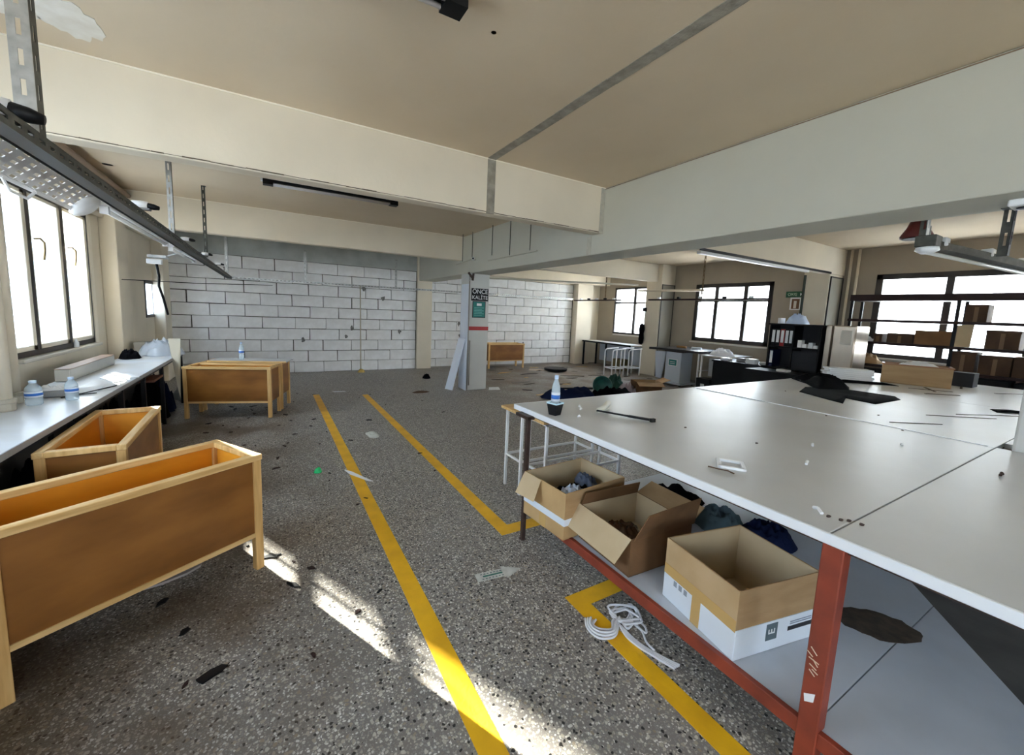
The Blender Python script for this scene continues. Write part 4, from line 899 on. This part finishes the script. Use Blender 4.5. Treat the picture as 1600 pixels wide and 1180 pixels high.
# thin rods and a rail hanging at the long beam
for i, (x, y, z0, z1) in enumerate(((3.08, 6.95, 2.40, ZC), (3.12, 6.62, 2.43, ZC), (3.13, 5.9, 2.41, ZC), (3.14, 5.35, 2.36, ZC), (3.14, 4.80, 2.37, ZC))):
    o = MB().tube([(x, y, z0), (x, y, z1)], .006, 6).build('hanging_rod', metal_d); tag(o, 'thin steel rod beside the long beam, '+['closest to the pillar', 'second from the pillar', 'third from the pillar', 'fourth from the pillar', 'farthest from the pillar'][i], 'rod', 'thin rods beside the long beam')
tag(MB().bar((3.14, 6.05, 2.345), (3.14, 4.62, 2.345), .02, .012).build('hanging_rail', mat('cream_rail', (.50, .48, .40), .6)), 'thin rail hung from rods beside the long beam', 'rail')
tag(MB().bar((3.02, 7.1, 2.35), (3.10, 6.5, 2.42), .02, .012).build('hanging_rail', mat('cream_rail', (.50, .48, .40))), 'short rail carrying the camera near the pillar', 'rail')
cc = thing('security_camera', 'small white security camera near the pillar top', 'camera', (3.10, 6.52, 2.41), -.6)
MB().tube([(0, -.05, 0), (0, .07, 0)], .026, 10).build('body', whiteplastic, cc, smooth=True); MB().tube([(0, -.055, 0), (0, -.049, 0)], .018, 10).build('lens', blackm, cc)

# ------------------------------------------------------------------ far bay behind the pillar
trough((4.95, 9.30, 0), -.02, 1.1, .42, 'wooden bin against the block wall right of the pillar')
tag(MB().lathe([(.22, .0), (.30, .02), (.31, .07), (.28, .08)], 24).build('round_mat', blackm, smooth=False), 'round black rubber tub on the floor before the block wall', 'tub').location = (6.60, 8.55, 0)
tag(MB().prism([(5.9, 8.8), (6.3, 8.5), (6.55, 8.75), (6.1, 9.05)], 0, .006).build('card_sheet', mat('pale_card', (.60, .50, .40), .8)), 'pale card sheet on the floor beside the round tub', 'card')
# long white-topped table under window_7
ft = thing('side_table', 'long grey topped table with black legs under the far right window', 'table', (8.75, 8.6, 0))
bx(-.35, .25, -.95, 1.0, .72, .75).build('top', mat('grey_top', (.50, .48, .44), .4), ft); bx(-.36, -.35, -.95, 1.0, .71, .755).build('edge_band', blackm, ft)
for (x, y) in ((-.32, .95), (-.32, -.0), (-.32, -.9), (.2, .95), (.2, -.9)): bx(x-.02, x+.02, y-.02, y+.02, 0, .72).build('leg', blackm, ft)
tag(bx(8.95, 8.97, 7.75, 9.4, .15, .70).build('leaning_board', grey_box), 'blue grey panel standing under the far table', 'panel')
tag(bx(8.45, 8.75, 8.0, 8.35, 0, .32).build('carton', mat('olive_card', (.18, .14, .05), .8), bevel=.004), 'olive brown carton under the far table', 'box')
def cart(loc, rz, label):
    t = thing('rail_cart', label, 'cart', loc, rz, group='white tubular carts')
    for y in (0, .30):
        MB().tube([(0, y, 0), (0, y, .62), (.02, y, .66), (.06, y, .68), (.42, y, .70)], .017, 8).build('hoop', whitemetal, t, smooth=True)
    for y in (0, .30): MB().tube([(.38, y, .0), (.38, y, .69)], .017, 8).build('leg', whitemetal, t, smooth=True)
    MB().bar((0, 0, .2), (.38, 0, .2), .02, .03).bar((0, .3, .2), (.38, .3, .2), .02, .03).bar((0, 0, .2), (0, .3, .2), .02, .03).bar((.38, 0, .2), (.38, .3, .2), .02, .03).build('base_frame', whitemetal, t); return t
cart((7.45, 7.35, 0), -.1, 'white tubular rail cart before the right column, left one')
cart((7.98, 7.30, 0), -.1, 'white tubular rail cart before the right column, right one')
# heap on the floor behind the table
tag(heap(4.75, 5.62, 0, .60, .28, .20, 95, n=30, rot=-.35).build('cloth_heap', navycloth, smooth=True), 'navy blue clothing heap on the floor behind the table', 'clothes')
tag(heap(5.45, 5.30, 0, .45, .25, .24, 96, n=26, rot=-.3).build('cloth_heap', blackcloth, smooth=True), 'black clothing heap beside the green tub', 'clothes')
gt = thing('green_tub', 'dark green plastic tub tipped on its side behind the table', 'tub', (5.50, 5.66, .16), -.5)
MB().lathe([(.13, -.09), (.15, -.08), (.175, .08), (.19, .09), (.17, .09), (.145, -.07)], 24).xform(Matrix.Rotation(1.15, 4, 'X')).build('body', greencloth, gt, smooth=True)
tag(heap(6.15, 5.95, 0, .22, .2, .34, 98, n=20).build('green_bag', mat('dark_green_cloth', (.01, .07, .045), .7), smooth=True), 'dark green bag behind the tipped tub', 'bag')
cb = open_box('cardboard_box', 'crushed brown cardboard box on the floor beside the green tub', (6.35, 5.32, .02), -.5, .50, .34, .26, card_dark, card, flaps=(('y-', 1.9, .16), ('x+', 1.2, .16)))
tag(heap(5.95, 5.42, 0, .14, .2, .28, 99, n=18).build('striped_cloth', mat('pale_pink_cloth', (.45, .36, .36), .9), smooth=True), 'pale crumpled cloth between the green tub and the brown box', 'clothes')
tag(MB().bar((4.9, 6.35, .03), (5.9, 5.95, .04), .04, .03).build('pole', blackm), 'black pole lying on the floor behind the clothes', 'pole')
# strip hung on the dark side of right column
hb = thing('hand_bag', 'long black bag hanging on the far right column', 'bag', (8.66, 7.62, 0))
part(MB().lathe([(.02, .80), (.055, .83), (.07, .95), (.06, 1.1), (.075, 1.2), (.06, 1.32), (.015, 1.36)], 14, (8.60, 7.50, 0)), 'body', blackcloth, hb, smooth=True)
part(MB().tube([(8.60, 7.5, 1.35), (8.62, 7.5, 1.55), (8.66, 7.51, 1.72)], .008, 6), 'strap', blackm, hb)
part(bx(8.63, 8.68, 7.45, 7.55, 1.68, 1.78), 'hook_box', blackm, hb)
# long rails hung right of long beam
def long_rail(x, y0, y1, z, hangers, label):
    t = thing('hanging_rail', label, 'rail', (x, (y0+y1)/2, z)); c = (y0+y1)/2
    bx(-.025, .025, y0-c, y1-c, 0, .035).build('channel', brown_d, t)
    for h in hangers: slotted((0, h-c, .035), (0, h-c, 2.885-z), .04, .003, .09, 'hanger', mat('brown_steel', (.16, .11, .06), .6), t, (0, 1, 0))
    for k in range(5):
        yy = y0-c+.3+k*(y1-y0-.6)/4; MB().box(-.03, .03, yy-.03, yy+.03, .035, .075).build('socket', (whiteplastic, blackm)[k % 2], t)
    return t
long_rail(7.9, 4.05, 6.75, 1.925, (5.35,), 'dark cable rail hung before the right-hand window')
long_rail(7.9, 7.6, 9.5, 1.925, (8.2,), 'thin cable rail hung before the far right window')
tag(MB().bar((3.8, 9.0, 2.30), (8.1, 7.3, 2.33), .05, .04).build('lamp_rail', mat('cream_rail', (.50, .48, .40))), 'cream lamp rail crossing the far right bay', 'rail')
tag(MB().tube([(8.75, 5.9, 2.2), (8.3, 7.45, 2.2)], .03, 10).build('pipe', pipe_m, smooth=True), 'short cream pipe leaving the right column', 'pipe')

# ------------------------------------------------------------------ right side: kiosk, tables, desk
kx = thing('steel_pedestal', 'blue grey steel pedestal with a green label on a low base', 'cabinet', (8.25, 6.02, 0))
bx(-.28, .12, -.25, .16, .06, .76).build('body', grey_box, kx, bevel=.006)
bx(-.36, .20, -.34, .24, .03, .06).build('base_plate', grey_box, kx, bevel=.004)
bx(-.30, .14, -.27, .18, .76, .785).build('top_plate', brown_d, kx)
for (x, y) in ((-.3, -.28), (.14, -.28), (-.3, .18), (.14, .18)): MB().lathe([(.025, 0), (.025, .03)], 10, (x, y, 0)).build('caster', blackm, kx)
bx(-.285, -.28, -.16, .08, .44, .60).build('label_plate', paper, kx); bx(-.288, -.285, -.14, .06, .455, .585).build('label_print', teal, kx)
for k in range(2): bx(-.2895, -.288, -.11, .03, .49+k*.04, .50+k*.04).build('printed_line', paper, kx)
tag(quadslab([(8.55, 6.72, .0), (8.62, 6.95, .0), (8.35, 6.80, .70), (8.30, 6.45, .72)], .02).build('leaning_sheet', mat('bluish_white_laminate', (.74, .80, .90))), 'white panel leaning under the dark topped table', 'panel')
dt = thing('dark_table', 'dark edged work table under the right-hand window', 'table', (8.4, 5.6, 0))
MB().prism([(-.62, .92), (-.55, .60), (-.45, -.26), (.55, -.26), (.70, .90)], .785, .835).build('top', mat('dark_top', (.022, .018, .018), .35), dt)
for (x, y) in ((-.38, -.22), (.5, -.22), (.5, .8)): bx(x-.015, x+.015, y-.015, y+.015, 0, .80).build('leg', whitemetal, dt)
bx(-.40, .5, -.24, -.21, .40, .42).build('stretcher', whitemetal, dt)
dt2 = thing('white_frame_table', 'pale table with white legs between pedestal and black desk', 'table', (8.4, 4.95, 0))
bx(-.45, .6, -.17, .36, .75, .775).build('top', mat('grey_top', (.50, .48, .44)), dt2)
for (x, y) in ((-.42, -.14), (-.42, .33), (.5, -.14), (.5, .33)): bx(x-.015, x+.015, y-.015, y+.015, 0, .75).build('leg', whitemetal, dt2)
bx(-.42, .5, -.15, -.13, .28, .30).build('stretcher', whitemetal, dt2); bx(-.43, -.41, -.14, .33, .28, .30).build('stretcher', whitemetal, dt2); bx(-.2, .3, -.1, .3, .31, .7).build('drawer_unit', mat('pale_grey_unit', (.55, .56, .56), .6), dt2)
bx2 = thing('black_bin', 'black box with a white label beside the black desk', 'box', (7.72, 4.96, 0)); bx(-.13, .13, -.15, .15, 0, .33).build('body', blackm, bx2, bevel=.004); bx(-.135, -.13, -.04, .04, .10, .22).build('label', paper, bx2)
tag(heap(8.35, 5.06, .776, .26, .24, .16, 101, n=26).build('cloth_heap', mat('pale_grey_cloth', (.80, .80, .84), .9), smooth=True), 'heap of pale grey cloth on the table under the window', 'clothes')
for i, (x, y, m, lab) in enumerate(((8.4, 6.1, mat('orange_wood', (.42, .20, .06), .6), 'orange brown tool on the dark topped table'), (8.45, 5.75, whiteplastic, 'white tube on the dark topped table'), (8.6, 5.85, whiteplastic, 'white reel on the dark topped table'))):
    tag(MB().tube([(x, y-.12, .862), (x, y+.12, .862)], .026-.005*i, 10).build('tool', m, smooth=True), lab, 'tool')
# black desk and clutter
dk = thing('office_desk', 'black office desk with full front panel', 'desk', (7.85, 4.2, 0))
bx(-.36, .40, -.37, .55, .72, .75).build('top', blackm, dk, bevel=.002); bx(-.33, -.31, -.36, .53, .0, .72).build('front_panel', blackm, dk); bx(-.31, .38, -.37, -.35, 0, .72).build('side_panel', blackm, dk); bx(-.31, .38, .51, .53, 0, .72).build('side_panel', blackm, dk)
dk2 = thing('office_desk', 'lower black desk in front of the binder bookcase', 'desk', (7.2, 3.25, 0))
bx(-.25, .22, -.55, .55, .70, .73).build('top', blackm, dk2); bx(-.22, -.20, -.53, .53, 0, .70).build('front_panel', blackm, dk2); bx(-.2, .2, -.53, -.51, 0, .7).build('side_panel', blackm, dk2); bx(-.2, .2, .51, .53, 0, .7).build('side_panel', blackm, dk2)
for i, (x, y, h, c, lab) in enumerate(((7.65, 4.55, .05, whiteplastic, 'white box lying on the black desk, far corner'), (7.75, 4.30, .07, mat('grey_plastic', (.25, .25, .25)), 'dark grey device on the black desk'), (7.62, 4.05, .09, whiteplastic, 'white stand on the black desk near the bookcase'), (7.70, 3.85, .05, mat('grey_top', (.5, .48, .44)), 'grey box on the black desk beside the bookcase'), (7.15, 3.3, .04, whiteplastic, 'white remote on the lower black desk'))):
    z = .751 if i < 4 else .731
    tag(bx(x-.07, x+.07, y-.08, y+.08, z, z+h).build('desk_item', c, bevel=.008), lab, 'desk item')
# bookcase
bk = thing('bookcase', 'black open bookcase with binders facing the cutting table', 'bookcase', (7.72, 3.40, 0))
W = .40
for y in (-.385, -.0, .365): bx(-.16, .16, y, y+.02, 0, 1.48).build('upright', blackm, bk)
bx(-.18, .18, -.41, .41, 1.48, 1.505).build('top', blackm, bk, bevel=.002); bx(.15, .16, -.38, .38, 0, 1.48).build('back_panel', darkgrey, bk)
for z in (.74, 1.10): bx(-.16, .15, -.365, .365, z, z+.02).build('shelf', blackm, bk)
bx(-.155, -.15, -.36, -.01, .76, 1.06).build('cupboard_door', darkgrey, bk)
def binder(y, z, c, lab, lean=0):
    t = thing('ring_binder', lab, 'binder', (7.575, 3.40+y, z), group='ring binders in the bookcase')
    bx(0, .24, -.032, .032, 0, .29).build('cover', c, t); bx(-.002, 0, -.022, .022, .06, .27).build('spine_label', paper, t)
bcol = [blackm, blackm, mat('red_binder', (.35, .02, .02), .4), blackm, blackm]
for i, y in enumerate((.32, .25, .18, .11, .045)): binder(y, 1.121, bcol[i], ['black ring binder at the left end of the upper shelf', 'black ring binder second from the left on the upper shelf', 'red ring binder on the upper bookcase shelf', 'black ring binder right of the red one', 'black ring binder at the right end of the upper shelf row'][i])
binder(.32, .761, navycloth, 'navy ring binder alone on the lower bookcase shelf')
for i, (y, h) in enumerate(((-.08, .12), (-.15, .06), (-.24, .09), (-.31, .05))): tag(bx(7.60, 7.70, 3.40+y-.03, 3.40+y+.03, 1.121, 1.121+h).build('small_box', whiteplastic), 'small white box on the upper bookcase shelf, '+['tall one next to the binders', 'low one in the middle', 'medium one right of the middle', 'low one at the right end'][i], 'box', 'small white boxes in the bookcase')
tag(heap(7.72, 3.45, 1.506, .14, .17, .19, 105, n=20).build('plastic_bag', mat('light_blue_bag', (.55, .68, .90), .3), smooth=True), 'light blue plastic bag on top of the bookcase', 'plastic bag')
tag(bx(7.62, 7.78, 3.66, 3.70, 1.506, 1.60).build('carton', paper), 'thin white carton beside the bag on the bookcase', 'box')
for i, (y0, y1, x, lab) in enumerate(((2.90, 2.99, 7.62, 'narrow stainless cabinet beside the bookcase'), (2.60, 2.88, 7.60, 'stainless steel cabinet with a paper sheet on its door'))):
    t = thing('steel_cabinet', lab, 'cabinet', (x+.25, (y0+y1)/2, 0)); h = (y1-y0)/2
    bx(-.22, .25, -h, h, 0, 1.51).build('body', steel_b, t, bevel=.01); bx(-.245, -.22, -h+.006, h-.006, .05, 1.50).build('door', steel_b, t, bevel=.006)
    if i: bx(-.248, -.245, -.10, .04, 1.22, 1.44).build('paper_sheet', mat('cream_paper', (.70, .66, .58), .8), t); MB().lathe([(.012, 0), (.018, .012)], 10).xform(Matrix.Rotation(-R90, 4, 'Y')).xform(Matrix.Translation((-.246, .04, .82))).build('knob', chrome, t)
# exit sign and posters on the right wall
ex = thing('exit_sign', 'dark green exit sign with an arrow on the right wall', 'sign', (XR-.001, 4.20, 2.10))
bx(-.012, 0, -.17, .17, -.06, .06).build('panel', mat('dark_green_sign', (.02, .10, .04), .5), ex); text('ÇIKIŞ', .07, mat('pale_green', (.55, .70, .50), .5), ex, (-.013, .05, 0), (R90, 0, -R90))
MB().add([(-.014, -.13, 0), (-.014, -.09, .03), (-.014, -.09, -.03), (-.0125, -.13, 0), (-.0125, -.09, .03), (-.0125, -.09, -.03)], [(0, 1, 2), (3, 5, 4), (0, 1, 4, 3), (1, 2, 5, 4), (2, 0, 3, 5)]).build('arrow', paper, ex)
po = thing('wall_poster', 'small brown and white poster below the exit sign', 'poster', (XR-.001, 4.18, 1.92)); bx(-.006, 0, -.10, .10, -.13, .13).build('sheet', paper, po); bx(-.008, -.006, -.07, .07, -.11, .09).build('print', mat('brown_print', (.16, .07, .03), .6), po); bx(-.010, -.008, -.02, .03, -.10, .05).build('figure', mat('cream_paper', (.70, .66, .58)), po)
# right wall vertical pipes
for i, y in enumerate((3.34, 3.23)):
    t = thing('wall_pipe', ('vertical cream pipe on the right wall, left one', 'vertical cream pipe on the right wall, right one')[i], 'pipe', (XR-.05, y, 0), group='vertical pipes on the right wall')
    MB().tube([(0, 0, 0), (0, 0, ZC)], .022, 10).build('pipe', pipe_m, t, smooth=True)

# ------------------------------------------------------------------ storage rack by the right window
rk = thing('storage_rack', 'dark steel storage rack before the right window', 'rack', (8.5, 1.2, 0))
Y0, Y1 = .52, 3.0
for y in (3.0, 1.78, .55):
    for x in (-.02, .38): bx(x-.018, x+.018, y-1.2-.018, y-1.2+.018, 0, 2.03).build('post', blackm, rk)
for z, th in ((1.93, .10), (1.595, .04), (1.235, .04), (.875, .04), (.45, .03)): bx(-.04, .40, Y0-1.2-.03, Y1-1.2+.03, z, z+th).build('shelf', brown_d, rk)
carton_m = mat('dark_carton', (.085, .045, .022), .85, c2=(.06, .03, .015), vscale=5)
def carton(name, label, x, y0, y1, z, h, m=carton_m, d=.30, lid=True):
    t = thing(name, label, 'box', (x+d/2, (y0+y1)/2, z)); w_ = (y1-y0)/2
    bx(-d/2, d/2, -w_, w_, 0, h).build('body', m, t, bevel=.004)
    if lid: bx(-d/2-.004, d/2, -w_-.004, w_+.004, h-.035, h+.004).build('lid', m, t)
    bx(-d/2-.002, -d/2, -.02, .02, 0, h-.036).build('tape', mat('dull_tape', (.16, .09, .04), .5), t); return t
carton('carton', 'tiny carton alone at the left of the middle rack shelf', 8.48, 2.56, 2.66, 1.276, .13)
carton('carton', 'low brown carton on the middle rack shelf left of the open one', 8.48, 2.20, 2.50, 1.276, .15, lid=False)
cx_ = open_box('open_carton', 'open brown carton with a raised pale flap on the middle rack shelf', (8.66, 1.985, 1.276), 0, .34, .40, .21, card_dark, card_in, flaps=(('y-', -.15, .02),))
quadslab([(-.17, -.20, .0), (-.10, -.36, .0), (-.10, -.37, .33), (-.17, -.20, .30)], .005).build('flap', card_in, cx_)
carton('carton', 'brown open topped carton on the upper rack shelf', 8.48, 1.50, 1.71, 1.636, .24, lid=False)
carton('carton', 'brown lidded carton at the right of the middle rack shelf', 8.48, 1.18, 1.48, 1.276, .25)
carton('carton', 'brown carton at the left of the lower rack shelf', 8.48, 1.535, 1.775, .916, .29)
carton('carton', 'wide brown carton in the middle of the lower rack shelf', 8.48, 1.215, 1.50, .916, .26)
carton('carton', 'brown carton at the right picture edge on the lower rack shelf', 8.48, .90, 1.20, .916, .27)
tag(heap(8.60, 2.80, 1.276, .12, .12, .08, 111, n=16).build('paper_heap', paper, smooth=True), 'white paper scraps at the left end of the middle rack shelf', 'paper')
tag(heap(8.62, 2.75, .916, .16, .20, .16, 112, n=18).build('card_heap', card, smooth=True), 'crumpled orange brown card at the left of the lower rack shelf', 'card')

for i, (y0, y1, h) in enumerate(((.95, 1.17, .36), (1.2, 1.70, .38), (1.85, 2.35, .36), (2.42, 2.92, .34), (.60, .92, .35))):  # black boxes added to darken the pale gap below the rack
    tag(bx(8.50, 8.85, y0, y1, .481, .481+h).build('storage_crate', blackm, bevel=.01), ['black crate on the bottom rack shelf, second from the near side', 'black crate on the bottom rack shelf, middle one', 'black crate on the bottom rack shelf behind the wooden crate', 'black crate on the bottom rack shelf nearest the steel cabinets', 'black crate on the bottom rack shelf at the near end'][i], 'crate')
bs = thing('lamp_strip', 'long white lamp strip under the cross beam on the right', 'lamp', (6.45, 3.47, 2.42))
bx(-1.5, 1.45, -.03, .03, -.04, 0).build('tube_cover', whitemetal, bs, bevel=.004); bx(-1.55, 2.20, -.05, -.041, -.005, .03).build('black_edge', blackm, bs)
# ------------------------------------------------------------------ right overhead: bell, hangers, big lamp
bl = thing('alarm_bell', 'dark red bell shaped alarm under the long beam', 'alarm', (3.95, 1.09, 2.19))
MB().lathe([(.085, -.13), (.088, -.115), (.058, -.06), (.045, -.02), (.035, -.004), (.02, 0)], 20).build('bell', bell_m, bl, smooth=True)
sh2 = MB().lathe([(.075, -.135), (.075, -.13)], 16); sh2.build('base_ring', blackm, bl)
bl.location.z = 2.265; MB().tube([(0, 0, 0), (0, 0, .62)], .008, 6).build('stem', metal, bl)
hg = hanger(3.68, .96, 2.10, ZC, .05, 'slotted hanger beside the red bell', grp='hangers of the right lamp')
hg2 = hanger(3.60, .60, 1.93, 2.19, .05, 'dark slotted hanger at the right picture edge', m1=blackm, grp='hangers of the right lamp')
bl2 = thing('lamp_fitting', 'hanging lamp fitting with clear sockets and white tubes on the right', 'lamp', (3.70, .96, 2.05))
def seg(p, q): return MB().bar(p, q, .07, .045)
seg((0, 0, 0), (.9, -.30, -.09)).build('channel', metal_d, bl2)
MB().tube([(.0, 0.02, -.045), (.9, -.28, -.13)], .013, 8).build('tube', tube_m, bl2, smooth=True)
MB().box(-.06, .06, -.05, .05, -.02, .05).build('junction_box', metal_d, bl2, bevel=.004); MB().lathe([(.03, -.06), (.06, -.04), (.055, -.02)], 14).build('cap', whiteplastic, bl2, smooth=True)
for x, y in ((.10, -.04), (.50, -.17), (.85, -.28)): MB().box(x-.035, x+.035, y-.03, y+.03, .0-x*.1, .055-x*.1).build('socket', whiteplastic, bl2, bevel=.006)
for x, z in ((-.02, .1), (.02, .12)): MB().tube([(x, 0, .0), (x+.01, .01, z)], .006, 6).build('wire', metal, bl2)
dv = thing('detector_box', 'white detector box under the long beam at the right edge', 'detector', (3.42, .545, 2.19)); bx(-.07, .07, -.05, .05, -.035, 0).build('body', whiteplastic, dv, bevel=.006); MB().lathe([(.025, -.042), (.03, -.035)], 12).build('lens', blackm, dv)
